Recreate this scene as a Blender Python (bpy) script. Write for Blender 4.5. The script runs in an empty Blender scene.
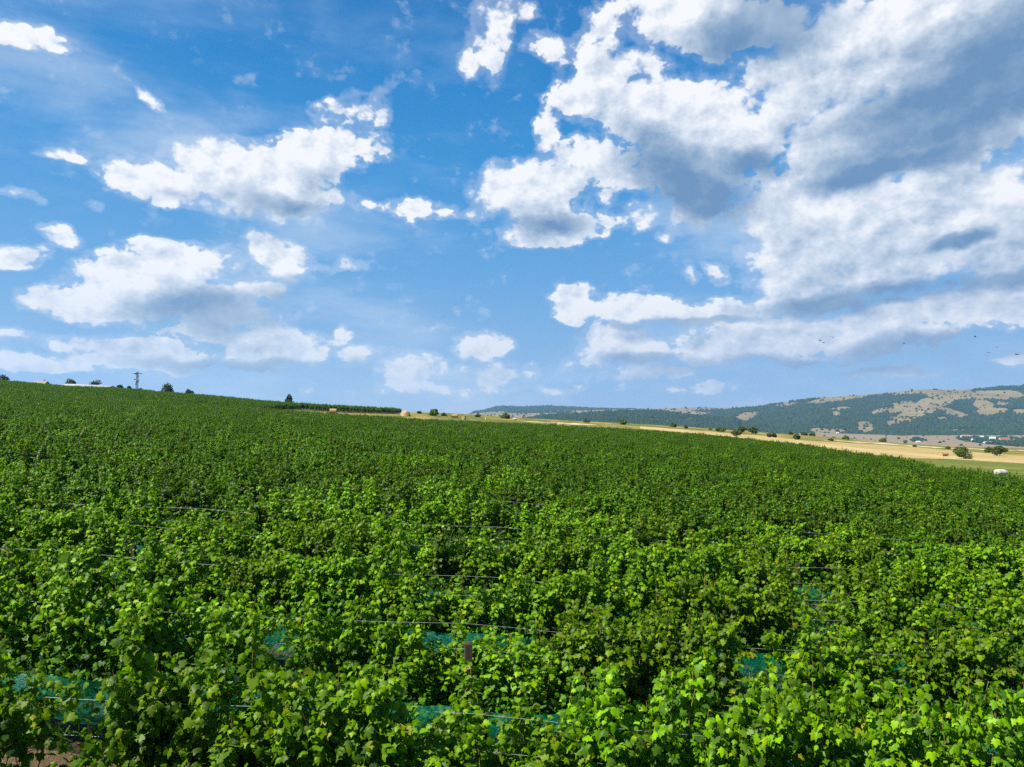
import bpy, math, random
import numpy as np
R = math.radians
rng = np.random.default_rng(7)
random.seed(7)
SC = bpy.context.scene
COL = SC.collection

# ------------------------------------------------------------------ camera
F = 683.0                       # focal length in pixels of a 1024 px wide frame
PITCH = math.atan((425 - 383.5) / F)
SUN_AZ, SUN_EL = R(-118), R(49)  # sun bearing from the view direction (+y), height above the horizon
cam = bpy.data.objects.new('camera', bpy.data.cameras.new('camera'))
COL.objects.link(cam)
cam.data.sensor_width = 36.0
cam.data.lens = 36.0 * F / 1024
cam.data.clip_start = 0.1
cam.data.clip_end = 40000
cam.rotation_euler = (math.pi / 2 + PITCH, 0, 0)
SC.camera = cam


def ray(px, py):
    """world direction (x/y, z/y) of a photo pixel"""
    X, Y = (px - 512) / F, (383.5 - py) / F
    yy = math.cos(PITCH) - Y * math.sin(PITCH)
    return X / yy, (math.sin(PITCH) + Y * math.cos(PITCH)) / yy


# ------------------------------------------------------------------ node helpers
class NT:
    def __init__(s, tree):
        s.t = tree

    def n(s, typ, ins=None, **kw):
        nd = s.t.nodes.new(typ)
        for k, v in kw.items():
            setattr(nd, k, v)
        for k, v in (ins or {}).items():
            sock = nd.inputs[k]
            if isinstance(v, bpy.types.NodeSocket):
                s.t.links.new(v, sock)
            else:
                sock.default_value = v
        return nd

    def m(s, op, a, b=0.0, c=0.0, clamp=False):
        nd = s.n('ShaderNodeMath', {0: a, 1: b, 2: c}, operation=op)
        nd.use_clamp = clamp
        return nd.outputs[0]

    def v(s, op, a, b=(0, 0, 0), c=(0, 0, 0), scale=None):
        ins = {0: a, 1: b}
        if op == 'MULTIPLY_ADD':
            ins[2] = c
        if scale is not None:
            ins['Scale'] = scale
        return s.n('ShaderNodeVectorMath', ins, operation=op).outputs[0]

    def mix(s, f, a, b):
        nd = s.n('ShaderNodeMix', data_type='RGBA')
        for k, val in ((0, f), (6, a), (7, b)):
            if isinstance(val, bpy.types.NodeSocket):
                s.t.links.new(val, nd.inputs[k])
            else:
                nd.inputs[k].default_value = val if k == 0 else (*val[:3], 1)
        return nd.outputs[2]

    def noise(s, vec, scale, detail=2, rough=.5, dist=0.0, out=0, **kw):
        nd = s.n('ShaderNodeTexNoise', {'Scale': scale, 'Detail': detail, 'Roughness': rough, 'Distortion': dist}, **kw)
        if vec is not None:
            s.t.links.new(vec, nd.inputs['Vector'])
        return nd.outputs[out]

    def ss(s, x, a, b, c=0.0, d=1.0):
        nd = s.n('ShaderNodeMapRange', {0: x, 1: a, 2: b, 3: c, 4: d}, interpolation_type='SMOOTHSTEP')
        return nd.outputs[0]

    def lin(s, x, a, b, c=0.0, d=1.0):
        return s.n('ShaderNodeMapRange', {0: x, 1: a, 2: b, 3: c, 4: d}).outputs[0]


# ------------------------------------------------------------------ sky
def aze(px, py):
    u, w = ray(px, py)
    return math.atan(u), math.atan(w / math.hypot(u, 1))


K = 10.0
# clouds as soft ellipses: x, y, half width, half height, tilt (degrees, clockwise in the view)
BLOBS = [
    # fair-weather cloud, left
    (255, 180, 78, 34, 0), (158, 184, 52, 17, 4), (222, 160, 44, 20, -12), (318, 152, 46, 20, -6), (290, 198, 64, 13, 0), (362, 118, 36, 24, -24, .62), (330, 115, 30, 14, 0, .55), (352, 145, 34, 14, 0, .75),
    # cloud below it
    (150, 276, 66, 24, -14), (92, 303, 56, 18, 0), (185, 258, 48, 18, 6), (210, 308, 70, 20, 0), (278, 256, 36, 16, 4), (262, 290, 34, 17, -20, .75),
    # low bank, left
    (150, 352, 84, 12, 3, .9), (220, 336, 70, 9, 3, .85), (275, 350, 46, 19, 0), (120, 362, 76, 9, 0, .8), (40, 364, 62, 8, 0, .8), (345, 334, 10, 11, -30, .8), (355, 358, 18, 9, 10, .7),
    (410, 377, 30, 17, -10, .9), (478, 347, 28, 14, 0), (492, 378, 30, 15, 0, .75), (580, 382, 14, 8, 0, .7), (525, 372, 16, 12, 0, .55), (302, 388, 10, 14, 0, .5),
    # small ones, upper left
    (33, 40, 50, 14, -6, .72), (62, 154, 28, 7, 8, .62), (18, 257, 42, 11, -6, .8), (66, 240, 24, 11, 20, .62), (150, 97, 16, 7, 40, .55), (85, 200, 18, 8, 0, .5), (15, 195, 30, 6, 10, .5),
    # top middle wisps
    (490, 30, 26, 48, 18, .64), (543, 130, 13, 26, 15, .66), (552, 45, 24, 18, 0, .7), (470, 60, 10, 14, 0, .6), (530, 12, 16, 12, 0, .6),
    # middle cloud
    (540, 192, 58, 28, 0), (510, 186, 32, 22, 0), (552, 228, 50, 14, 0), (412, 205, 36, 14, 0, .64), (450, 214, 34, 10, 0, .56), (600, 165, 46, 20, 20, .85), (635, 215, 22, 18, 0, .6),
    # large middle-right cloud
    (596, 80, 32, 46, -15, .8), (640, 115, 58, 34, 25), (695, 112, 66, 34, 15), (690, 160, 62, 44, 30), (745, 136, 60, 29, 10), (698, 208, 34, 24, 0, .85), (580, 100, 26, 16, 0, .85), (600, 20, 30, 18, -40, .72), (650, 70, 30, 20, 40, .7), (775, 185, 30, 22, 0, .75), (745, 210, 26, 14, 0, .62),
    # top right mass
    (690, 14, 72, 36, 10), (760, 26, 60, 26, 0), (830, 60, 76, 54, 0), (920, 40, 140, 70, 0), (960, 110, 130, 58, -15), (850, 138, 66, 38, 0), (795, 100, 40, 28, 0), (910, 158, 60, 20, -10), (1040, 30, 90, 80, 0),
    # right bank
    (772, 222, 26, 34, 10), (800, 200, 26, 26, 0), (850, 200, 40, 26, 0), (915, 196, 44, 26, 0), (985, 194, 40, 26, 0),
    (820, 232, 56, 48, 20), (795, 265, 48, 42, 0), (885, 222, 90, 36, -4), (970, 212, 90, 38, -6), (1030, 250, 80, 46, 0), (900, 266, 110, 26, -8), (1000, 180, 40, 12, 0, .7),
    # low bank, right
    (570, 302, 22, 16, 0), (635, 306, 44, 12, 0), (715, 311, 60, 12, 0), (790, 302, 80, 13, 0, .9), (632, 348, 50, 20, 6), (602, 336, 18, 18, 0), (612, 362, 44, 7, 0, .6), (655, 377, 44, 6, 0, .6),
    (800, 334, 90, 20, 0), (730, 352, 50, 14, -6, .95), (870, 332, 66, 22, 0), (960, 311, 84, 16, 0), (900, 316, 46, 14, 0), (1020, 358, 36, 9, 0, .7), (800, 358, 80, 8, 0, .6), (60, 343, 70, 7, 4, .6), (440, 391, 60, 6, 0, .55), (545, 388, 40, 7, 0, .5), (890, 372, 70, 6, 0, .55), (690, 388, 60, 6, 0, .5), (380, 352, 26, 7, 0, .5), (345, 268, 24, 6, 0, .55), (330, 340, 24, 9, 0, .55), (440, 330, 20, 6, 0, .45), (668, 237, 12, 7, 0, .75), (714, 272, 10, 11, 0, .75), (690, 274, 10, 9, 0, .55),
]
# shaded undersides
DARK = [
    (300, 206, 64, 12, 0, .6), (215, 312, 84, 24, -6, .9), (275, 296, 30, 14, 0, .5), (552, 224, 46, 13, 0, .65), (690, 185, 80, 36, 25), (770, 25, 80, 40, 0),
    (955, 106, 150, 50, -14), (1010, 60, 110, 62, -10), (890, 120, 60, 26, -20), (890, 294, 190, 14, -4), (1000, 276, 90, 10, -4), (960, 240, 30, 9, -10), (800, 368, 160, 12, 0), (930, 348, 120, 16, 0), (640, 362, 50, 7, 0), (240, 366, 120, 8, 0),
    (690, 322, 90, 6, 0), (750, 165, 50, 18, 0, .7), (760, 170, 50, 14, 0, .6), (890, 168, 120, 13, -4, .9), (180, 195, 50, 8, 0, .4), (110, 312, 50, 9, 0, .4), (640, 140, 40, 20, 20, .4),
]


def blob_group(name, blobs, grow):
    g = bpy.data.node_groups.new(name, 'ShaderNodeTree')
    g.interface.new_socket('Vector', in_out='INPUT', socket_type='NodeSocketVector')
    g.interface.new_socket('Field', in_out='OUTPUT', socket_type='NodeSocketFloat')
    t = NT(g)
    gi = g.nodes.new('NodeGroupInput').outputs[0]
    acc = None
    for (x, y, rx, ry, a, *st) in blobs:
        az, el = aze(x, y)
        azr = (aze(x + 6, y)[0] - aze(x - 6, y)[0]) / 12
        elr = (aze(x, y - 6)[1] - aze(x, y + 6)[1]) / 12
        mp = t.n('ShaderNodeMapping', {'Vector': gi, 'Location': (az * K, el * K, 0), 'Rotation': (0, 0, -R(a)),
                                       'Scale': (rx * azr * K * grow, ry * elr * K * grow, 1)}, vector_type='TEXTURE')
        gr = t.n('ShaderNodeTexGradient', {'Vector': mp.outputs[0]}, gradient_type='SPHERICAL').outputs['Fac']
        if st:
            gr = t.m('MULTIPLY', gr, st[0])
        acc = gr if acc is None else t.m('SMOOTH_MAX', acc, gr, 0.22)
    go = g.nodes.new('NodeGroupOutput')
    g.links.new(acc, go.inputs[0])
    return g


EXPO = 1.15
SKY = dict(strength=0.085, thr=0.38)


def build_world():
    w = bpy.data.worlds.new('World')
    SC.world = w
    w.use_nodes = True
    w.node_tree.nodes.clear()
    w.cycles.sampling_method = 'NONE'
    w.cycles.sample_map_resolution = 256
    t = NT(w.node_tree)
    tc = t.n('ShaderNodeTexCoord').outputs['Generated']
    sky = t.n('ShaderNodeTexSky', sky_type='NISHITA', sun_disc=False, sun_elevation=SUN_EL, sun_rotation=SUN_AZ,
              altitude=400, air_density=1.0, dust_density=0.6, ozone_density=2.5)
    skyc = t.n('ShaderNodeHueSaturation', {'Hue': 0.492, 'Saturation': 1.22, 'Value': 1.0, 'Color': sky.outputs[0]}).outputs[0]
    sep = t.n('ShaderNodeSeparateXYZ', {0: tc})
    az = t.m('ARCTAN2', sep.outputs[0], sep.outputs[1])
    el = t.m('ARCSINE', sep.outputs[2])
    P = t.v('SCALE', t.n('ShaderNodeCombineXYZ', {0: az, 1: el, 2: 0.0}).outputs[0], scale=K)
    Pn = t.v('MULTIPLY', P, (1.0, 1.35, 1.0))                       # puffs a little wider than high
    wv = t.v('SUBTRACT', t.noise(Pn, 0.9, 4, .6, out=1, noise_dimensions='2D'), (.5, .5, .5))
    Pw = t.v('MULTIPLY_ADD', wv, (.62, .42, 0), P)
    field = blob_group('cloud field', BLOBS, 1.72)
    dark = blob_group('cloud undersides', DARK, 1.5)

    def billow(vec, det=8):
        vo = t.n('ShaderNodeTexVoronoi', {'Vector': vec, 'Scale': 2.3, 'Detail': 2.0, 'Roughness': .55, 'Lacunarity': 2.3},
                 feature='F1', voronoi_dimensions='2D', normalize=True).outputs['Distance']
        fb = t.noise(vec, 1.5, det, .56, noise_dimensions='2D')
        return t.m('SUBTRACT', t.m('MULTIPLY', fb, .95), t.m('MULTIPLY', vo, .95))

    wv2 = t.v('SUBTRACT', t.noise(Pn, 5.0, 3, .55, out=1, noise_dimensions='2D'), (.5, .5, .5))
    Pb = t.v('MULTIPLY_ADD', wv2, (.14, .14, 0), Pn)
    n0 = billow(Pb)
    m0 = billow(Pn, 4)
    m1 = billow(t.v('ADD', Pn, (-.10, .17, 0)), 4)

    def fld(vec):
        g = t.n('ShaderNodeGroup')
        g.node_tree = field
        t.t.links.new(vec, g.inputs[0])
        return g.outputs[0]
    f0 = fld(Pw)
    f1 = fld(t.v('ADD', Pw, (-.16, .42, 0)))
    gd = t.n('ShaderNodeGroup')
    gd.node_tree = dark
    t.t.links.new(Pw, gd.inputs[0])
    dk = gd.outputs[0]
    nn = t.m('SUBTRACT', n0, .06)
    nn = t.m('ADD', nn, t.m('MULTIPLY', t.m('SUBTRACT', t.noise(Pb, 6.0, 4, .55, noise_dimensions='2D'), .5), .22))
    d0 = t.m('ADD', t.m('MULTIPLY', f0, .96), t.m('MULTIPLY', nn, 1.08))
    d0 = t.m('ADD', d0, t.m('MULTIPLY', t.m('MAXIMUM', t.m('SUBTRACT', f0, .46), 0.0), 1.1))
    d0 = t.m('SUBTRACT', d0, t.ss(f0, 0.06, .36, .6, 0.0))
    d1 = t.m('ADD', f1, t.m('MULTIPLY', nn, .5))
    thr = SKY['thr']
    wid = t.m('MULTIPLY', t.ss(t.noise(Pn, .55, 2, noise_dimensions='2D'), .40, .62, .17, .45), t.ss(el, .05, .25, .7, 1.0))
    alpha = t.n('ShaderNodeMapRange', {0: d0, 1: thr - .04, 2: t.m('ADD', wid, thr)}, interpolation_type='SMOOTHSTEP').outputs[0]
    alpha = t.m('MAXIMUM', alpha, t.m('MULTIPLY', t.ss(d0, thr - .34, thr + .05), .22))
    # light: dimmer with more cloud towards the sun and on the undersides, brighter on the sunward side of each puff
    deep = t.ss(d1, thr - .05, thr + .55)
    relief = t.m('MULTIPLY', t.m('SUBTRACT', m0, m1), .75)
    dks = t.ss(t.m('ADD', dk, t.m('MULTIPLY', nn, .22)), .05, .75)
    lum = t.m('SUBTRACT', 1.02, t.m('MULTIPLY', deep, .26))
    lum = t.m('SUBTRACT', lum, t.m('MULTIPLY', dks, .56))
    lum = t.m('ADD', lum, t.m('MULTIPLY', relief, t.lin(dks, 0, 1, 1.0, .35)))
    lum = t.n('ShaderNodeClamp', {0: lum, 1: .22, 2: 1.06}).outputs[0]
    ramp = t.n('ShaderNodeValToRGB', {0: lum})
    cr = ramp.color_ramp
    cr.elements[0].position = .22
    cr.elements[0].color = (.15, .28, .48, 1)
    cr.elements[1].position = 1.0
    cr.elements[1].color = (1, 1, 1, 1)
    e = cr.elements.new(.55)
    e.color = (.42, .53, .67, 1)
    e = cr.elements.new(.82)
    e.color = (.74, .80, .89, 1)
    # low clouds sit in the air near the horizon: warmer, less contrast
    low = t.ss(el, .02, .22, 1.0, 0.0)
    ccol = t.mix(t.m('MULTIPLY', low, .36), ramp.outputs[0], (.66, .68, .74))
    # thin high veil
    vs = t.v('MULTIPLY', P, (.30, .95, 1))
    rot = t.n('ShaderNodeMapping', {'Vector': vs, 'Rotation': (0, 0, R(-14))}).outputs[0]
    veil = t.noise(rot, .8, 6, .6, .15, noise_dimensions='2D')
    veil = t.m('MULTIPLY', t.ss(veil, .38, .78), t.ss(t.noise(P, .35, 2, noise_dimensions='2D'), .28, .55))
    nish = t.v('SCALE', skyc, scale=SKY['strength'])
    gr = t.n('ShaderNodeValToRGB', {0: t.lin(el, -.05, .75)})
    ce = gr.color_ramp.elements
    ce[0].position, ce[0].color = 0.06, (.41, .57, .79, 1)
    ce[1].position, ce[1].color = 1.0, (.008, .10, .36, 1)
    for p_, c_ in ((.16, (.265, .485, .78)), (.32, (.135, .395, .76)), (.52, (.026, .29, .70)), (.70, (.004, .215, .60))):
        q = ce.new(p_)
        q.color = (*c_, 1)
    base = t.mix(.90, nish, gr.outputs[0])
    base = t.mix(t.m('MULTIPLY', veil, t.ss(el, .30, .60, .62, .24)), base, (.62, .74, .88))
    # only the lower sky dome carries this cloud field
    out = t.mix(t.m('MULTIPLY', alpha, t.lin(low, 0, 1, .97, .88)), base, ccol)
    bg = t.n('ShaderNodeBackground', {0: out, 1: 2 ** -EXPO})
    o = t.n('ShaderNodeOutputWorld')
    t.t.links.new(bg.outputs[0], o.inputs[0])


build_world()

sun = bpy.data.objects.new('sun', bpy.data.lights.new('sun', 'SUN'))
COL.objects.link(sun)
sun.data.energy = 5.0
sun.data.angle = R(.5)
sun.data.color = (1.0, .95, .86)
from mathutils import Vector
sd = Vector((math.sin(SUN_AZ) * math.cos(SUN_EL), math.cos(SUN_AZ) * math.cos(SUN_EL), math.sin(SUN_EL)))
sun.rotation_euler = sd.to_track_quat('Z', 'Y').to_euler()

SC.cycles.use_denoising = False
SC.cycles.use_adaptive_sampling = True
SC.cycles.adaptive_threshold = 0.02
SC.cycles.max_bounces = 8
SC.cycles.diffuse_bounces = 2
SC.cycles.glossy_bounces = 2
SC.cycles.transmission_bounces = 5
SC.cycles.transparent_max_bounces = 8
SC.cycles.volume_bounces = 1
SC.cycles.caustics_reflective = False
SC.cycles.caustics_refractive = False
vs_ = SC.view_settings
SC.display_settings.display_device = 'sRGB'
vs_.view_transform = 'Standard'
vs_.look = 'None'
vs_.exposure = EXPO
vs_.gamma = 1.0
vs_.use_curve_mapping = False

# ------------------------------------------------------------------ object helpers
def tag(o, label=None, cat=None, group=None, kind=None):
    for k, v in (('label', label), ('category', cat), ('group', group), ('kind', kind)):
        if v:
            o[k] = v
    return o


def empty(name, loc, rz=0.0):
    o = bpy.data.objects.new(name, None)
    COL.objects.link(o)
    o.location = loc
    o.rotation_euler = (0, 0, rz)
    o.empty_display_size = .2
    return o


def npmesh(name, V, faces, mats=(), smooth=False, fmat=None, attrs=None):
    """faces: list of (n,k) integer arrays"""
    me = bpy.data.meshes.new(name)
    V = np.asarray(V, np.float32)
    loops, starts, tot = [], [], 0
    for f in faces:
        f = np.asarray(f, np.int32)
        if len(f) == 0:
            continue
        loops.append(f.ravel())
        starts.append(tot + np.arange(len(f)) * f.shape[1])
        tot += f.size
    loops = np.concatenate(loops)
    starts = np.concatenate(starts)
    me.vertices.add(len(V))
    me.vertices.foreach_set('co', V.ravel())
    me.loops.add(len(loops))
    me.loops.foreach_set('vertex_index', loops)
    me.polygons.add(len(starts))
    me.polygons.foreach_set('loop_start', starts.astype(np.int32))
    if fmat is not None:
        me.polygons.foreach_set('material_index', np.asarray(fmat, np.int32))
    me.polygons.foreach_set('use_smooth', np.full(len(starts), smooth))
    for m_ in mats:
        me.materials.append(m_)
    for k, a in (attrs or {}).items():
        at = me.attributes.new(k, 'FLOAT', 'POINT')
        at.data.foreach_set('value', np.asarray(a, np.float32))
    me.update(calc_edges=True)
    me.validate()
    return me


def obj(name, me, parent=None, loc=(0, 0, 0)):
    o = bpy.data.objects.new(name, me)
    COL.objects.link(o)
    o.location = loc
    if parent:
        o.parent = parent
    return o


class MB:
    """collects boxes, tubes and other pieces of ONE mesh"""
    def __init__(s):
        s.v, s.q, s.t, s.n = [], [], [], 0

    def add(s, V, quads=(), tris=()):
        V = np.asarray(V, float).reshape(-1, 3)
        if len(quads):
            s.q.append(np.asarray(quads, int) + s.n)
        if len(tris):
            s.t.append(np.asarray(tris, int) + s.n)
        s.v.append(V)
        s.n += len(V)

    def box(s, c, size, rz=0.0, taper=1.0):
        x, y, z = np.array(size) / 2
        P = np.array([[-x, -y, -z], [x, -y, -z], [x, y, -z], [-x, y, -z], [-x * taper, -y * taper, z], [x * taper, -y * taper, z], [x * taper, y * taper, z], [-x * taper, y * taper, z]])
        ca, sa = math.cos(rz), math.sin(rz)
        P = P @ np.array([[ca, sa, 0], [-sa, ca, 0], [0, 0, 1]]) + np.array(c)
        s.add(P, [[0, 3, 2, 1], [4, 5, 6, 7], [0, 1, 5, 4], [1, 2, 6, 5], [2, 3, 7, 6], [3, 0, 4, 7]])

    def tube(s, pts, rad, n=6, cap=True):
        pts = np.asarray(pts, float)
        rad = np.broadcast_to(np.asarray(rad, float), (len(pts),))
        T = np.gradient(pts, axis=0)
        T /= np.linalg.norm(T, axis=1)[:, None] + 1e-9
        up = np.array([0, 0, 1.0]) if abs(T[:, 2]).mean() < .8 else np.array([1.0, 0, 0])
        A = np.cross(T, up)
        A /= np.linalg.norm(A, axis=1)[:, None] + 1e-9
        B = np.cross(A, T)
        th = np.arange(n) * 2 * np.pi / n
        ring = pts[:, None] + rad[:, None, None] * (np.cos(th)[None, :, None] * A[:, None] + np.sin(th)[None, :, None] * B[:, None])
        V = ring.reshape(-1, 3)
        i = np.arange(len(pts) - 1)[:, None] * n
        j = np.arange(n)[None]
        k = (j + 1) % n
        Q = np.stack([i + j, i + k, i + n + k, i + n + j], -1).reshape(-1, 4)
        tr = []
        if cap:
            c0, c1 = len(V), len(V) + 1
            V = np.vstack([V, pts[:1], pts[-1:]])
            L = (len(pts) - 1) * n
            tr = [[c0, b, a] for a, b in zip(range(n), [(q + 1) % n for q in range(n)])] + [[c1, L + a, L + (a + 1) % n] for a in range(n)]
        s.add(V, Q, tr)

    def build(s, name, mat, parent=None, smooth=False):
        me = npmesh(name, np.vstack(s.v), [np.vstack(s.q) if s.q else [], np.vstack(s.t) if s.t else []], [mat], smooth)
        return obj(name, me, parent)


def vnoise(x, y, seed=0):
    """smooth 2-D value noise, numpy"""
    x, y = np.asarray(x, float), np.asarray(y, float)
    xi, yi = np.floor(x), np.floor(y)
    fx, fy = x - xi, y - yi
    fx, fy = fx * fx * (3 - 2 * fx), fy * fy * (3 - 2 * fy)

    def h(a, b):
        t = np.sin(a * 127.1 + b * 311.7 + seed * 74.7) * 43758.5453
        return t - np.floor(t)
    return (h(xi, yi) * (1 - fx) + h(xi + 1, yi) * fx) * (1 - fy) + (h(xi, yi + 1) * (1 - fx) + h(xi + 1, yi + 1) * fx) * fy


def fbm(x, y, seed=0, o=4):
    return sum(vnoise(x * 2 ** i, y * 2 ** i, seed + i * 3) * .5 ** (i + 1) for i in range(o))


# ------------------------------------------------------------------ materials
def mat(name):
    m = bpy.data.materials.new(name)
    m.use_nodes = True
    m.node_tree.nodes.clear()
    t = NT(m.node_tree)
    out = t.n('ShaderNodeOutputMaterial')
    return m, t, out


def simple(name, c1, c2, scale=3.0, rough=.8, bump=0.0, metallic=0.0, spec=.3, bscale=None, coord='Object', detail=5, sx=(1, 1, 1)):
    m, t, out = mat(name)
    co = t.n('ShaderNodeTexCoord').outputs[coord]
    if sx != (1, 1, 1):
        co = t.v('MULTIPLY', co, sx)
    f = t.ss(t.noise(co, scale, detail, .6), .3, .7)
    b = t.n('ShaderNodeBsdfPrincipled', {'Base Color': t.mix(f, c1, c2), 'Roughness': rough, 'Metallic': metallic, 'Specular IOR Level': spec})
    if bump:
        bp = t.n('ShaderNodeBump', {'Strength': bump, 'Height': t.noise(co, bscale or scale * 3, 6, .65)})
        t.t.links.new(bp.outputs[0], b.inputs['Normal'])
    t.t.links.new(b.outputs[0], out.inputs[0])
    return m


def leaf_mat(name, cold, cmid, cyoung, trans, spec=.35, tmix=.38, rough=.42):
    m, t, out = mat(name)
    geo = t.n('ShaderNodeNewGeometry')
    rnd = geo.outputs['Random Per Island']
    orn = t.n('ShaderNodeObjectInfo').outputs['Random']
    age = t.n('ShaderNodeAttribute', attribute_name='young').outputs['Fac']
    a = t.mix(t.ss(rnd, 0, .75), cold, cmid)
    a = t.mix(t.m('MULTIPLY', age, t.lin(rnd, 0, 1, .35, 1.0)), a, cyoung)
    # a few leaves turned yellow or brown
    a = t.mix(t.ss(rnd, .975, .985, 0, .75), a, (.23, .20, .03))
    hs = t.n('ShaderNodeHueSaturation', {'Hue': t.lin(orn, 0, 1, .488, .508), 'Saturation': t.lin(rnd, 0, 1, .92, 1.08), 'Value': t.lin(orn, 0, 1, .66, 1.3), 'Color': a}).outputs[0]
    p = t.n('ShaderNodeBsdfPrincipled', {'Base Color': hs, 'Roughness': rough, 'Specular IOR Level': spec})
    tr = t.n('ShaderNodeBsdfTranslucent', {'Color': t.mix(age, trans, tuple(min(1, 1.35 * q) for q in trans))})
    mx = t.n('ShaderNodeMixShader', {0: tmix, 1: p.outputs[0], 2: tr.outputs[0]})
    t.t.links.new(mx.outputs[0], out.inputs[0])
    return m


M_VINE = leaf_mat('vine_leaf', (.008, .036, .002), (.050, .142, .002), (.200, .345, .003), (.19, .45, .003), spec=.15, rough=.46, tmix=.27)
M_VINE_OLD = leaf_mat('mature_vine_leaf', (.008, .035, .002), (.054, .130, .002), (.21, .345, .003), (.18, .40, .003), spec=.15, rough=.46, tmix=.25)
M_CANE = simple('vine_cane', (.22, .12, .04), (.14, .16, .03), 9, .6)
M_BARK = simple('vine_bark', (.05, .033, .02), (.12, .085, .055), 25, .9, .6, sx=(1, 1, .25))
M_POST = simple('weathered_post', (.022, .015, .009), (.070, .050, .034), 14, .85, .5, sx=(1, 1, .12))
M_WIRE = simple('galvanised_wire', (.30, .31, .32), (.44, .44, .44), 40, .5, metallic=.25, spec=.5)
M_BUSH = leaf_mat('bush_leaf', (.026, .046, .008), (.065, .095, .014), (.12, .145, .022), (.09, .14, .01), .2, .25, .6)
M_TREE = leaf_mat('tree_leaf', (.012, .032, .012), (.028, .06, .016), (.05, .09, .02), (.04, .08, .01), .2, .2, .6)
M_TRUNK = simple('trunk_bark', (.045, .034, .025), (.10, .08, .06), 8, .9)
M_STRAW = simple('straw', (.40, .28, .125), (.24, .16, .065), 9, .9, .7, bscale=30)
M_WRAP = simple('bale_wrap', (.42, .40, .33), (.32, .30, .25), 2.5, .7, .25, spec=.5, bscale=6)


def net_mat():
    m, t, out = mat('green_netting')
    co = t.n('ShaderNodeTexCoord').outputs['Object']
    c = t.mix(t.ss(t.noise(co, 3.0, 5, .6), .3, .7), (.006, .27, .13), (.006, .21, .16))
    d = t.n('ShaderNodeBsdfPrincipled', {'Base Color': c, 'Roughness': .45, 'Specular IOR Level': .4})
    tr = t.n('ShaderNodeBsdfTranslucent', {'Color': (.012, .46, .26, 1)})
    a = t.n('ShaderNodeMixShader', {0: .45, 1: d.outputs[0], 2: tr.outputs[0]})
    hole = t.ss(t.noise(t.v('MULTIPLY', co, (1, 1, 2.2)), 42, 3, .7), .42, .58, .25, .82)
    mx = t.n('ShaderNodeMixShader', {0: hole, 1: a.outputs[0], 2: t.n('ShaderNodeBsdfTransparent').outputs[0]})
    t.t.links.new(mx.outputs[0], out.inputs[0])
    return m


M_NET = net_mat()


def soil_mat():
    m, t, out = mat('vineyard_soil')
    co = t.n('ShaderNodeTexCoord').outputs['Object']
    a = t.mix(t.ss(t.noise(co, 1.1, 6, .65), .35, .65), (.12, .08, .045), (.24, .175, .10))
    a = t.mix(t.ss(t.noise(co, 2.7, 8, .7), .52, .62), a, (.10, .12, .035))
    a = t.mix(t.ss(t.noise(co, 14, 4, .7), .35, .75, .55, 0), a, (.08, .055, .03))
    b = t.n('ShaderNodeBsdfPrincipled', {'Base Color': a, 'Roughness': .95, 'Specular IOR Level': .1})
    bp = t.n('ShaderNodeBump', {'Strength': .9, 'Distance': .12, 'Height': t.noise(co, 9, 8, .7)})
    t.t.links.new(bp.outputs[0], b.inputs['Normal'])
    t.t.links.new(b.outputs[0], out.inputs[0])
    return m


def meadow_mat(name, g1, g2, dry, lo, hi):
    m, t, out = mat(name)
    co = t.n('ShaderNodeTexCoord').outputs['Object']
    st = t.v('MULTIPLY', co, (1.0, .32, 1))
    a = t.mix(t.ss(t.noise(co, .12, 8, .65), .35, .65), g1, g2)
    a = t.mix(t.ss(t.noise(st, .045, 9, .68), lo, hi), a, dry)
    a = t.mix(t.ss(t.noise(co, .9, 5, .7), .3, .7, .25, 0), a, (.05, .06, .02))
    b = t.n('ShaderNodeBsdfPrincipled', {'Base Color': a, 'Roughness': .95, 'Specular IOR Level': .1})
    bp = t.n('ShaderNodeBump', {'Strength': .6, 'Distance': .25, 'Height': t.noise(co, 1.6, 8, .75)})
    t.t.links.new(bp.outputs[0], b.inputs['Normal'])
    t.t.links.new(b.outputs[0], out.inputs[0])
    return m


M_SOIL = soil_mat()
M_MEADOW = meadow_mat('meadow_grass', (.075, .10, .014), (.155, .145, .025), (.29, .21, .066), .49, .62)
M_STUBBLE = meadow_mat('stubble', (.36, .265, .105), (.28, .21, .08), (.42, .32, .15), .4, .65)
M_PALE = meadow_mat('pale_straw', (.48, .39, .22), (.38, .30, .15), (.55, .47, .31), .4, .6)
M_GREEN = meadow_mat('green_grass', (.08, .115, .016), (.12, .14, .026), (.19, .17, .042), .5, .75)

# ------------------------------------------------------------------ terrain
CAMH = 4.3
# photo column, distance to the vineyard's far edge, photo row of its canopy top there
EDGE = np.array([(-300, 165, 362), (0, 165, 387), (100, 166, 395), (200, 168, 403), (300, 172, 411), (345, 178, 414), (400, 190, 417.6), (430, 200, 419.3), (520, 228, 423.2),
                 (620, 228, 428.2), (700, 205, 434), (800, 140, 443.6), (850, 115, 451.5), (896, 100, 456.5), (933, 84, 465), (976, 70, 471), (1024, 58, 478), (1100, 46, 488), (1300, 36, 505)], float)
# photo column, distance of the crest or far rim of the meadow, photo row of its ground there
RIM = np.array([(-300, 300, 362), (-100, 300, 378), (0, 300, 384.5), (64, 300, 390.3), (129, 300, 393), (161, 300, 396), (220, 300, 400.5), (300, 305, 408.8), (345, 302, 411.5),
                (400, 322, 412.8), (420, 326, 412), (455, 345, 413.4), (480, 360, 415), (520, 380, 418), (560, 395, 420), (620, 400, 422.8), (700, 400, 427.8), (760, 390, 432.3),
                (804, 375, 435), (858, 365, 440), (907, 350, 443.8), (954, 335, 446.6), (1024, 320, 448.6), (1300, 300, 456)], float)


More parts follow.
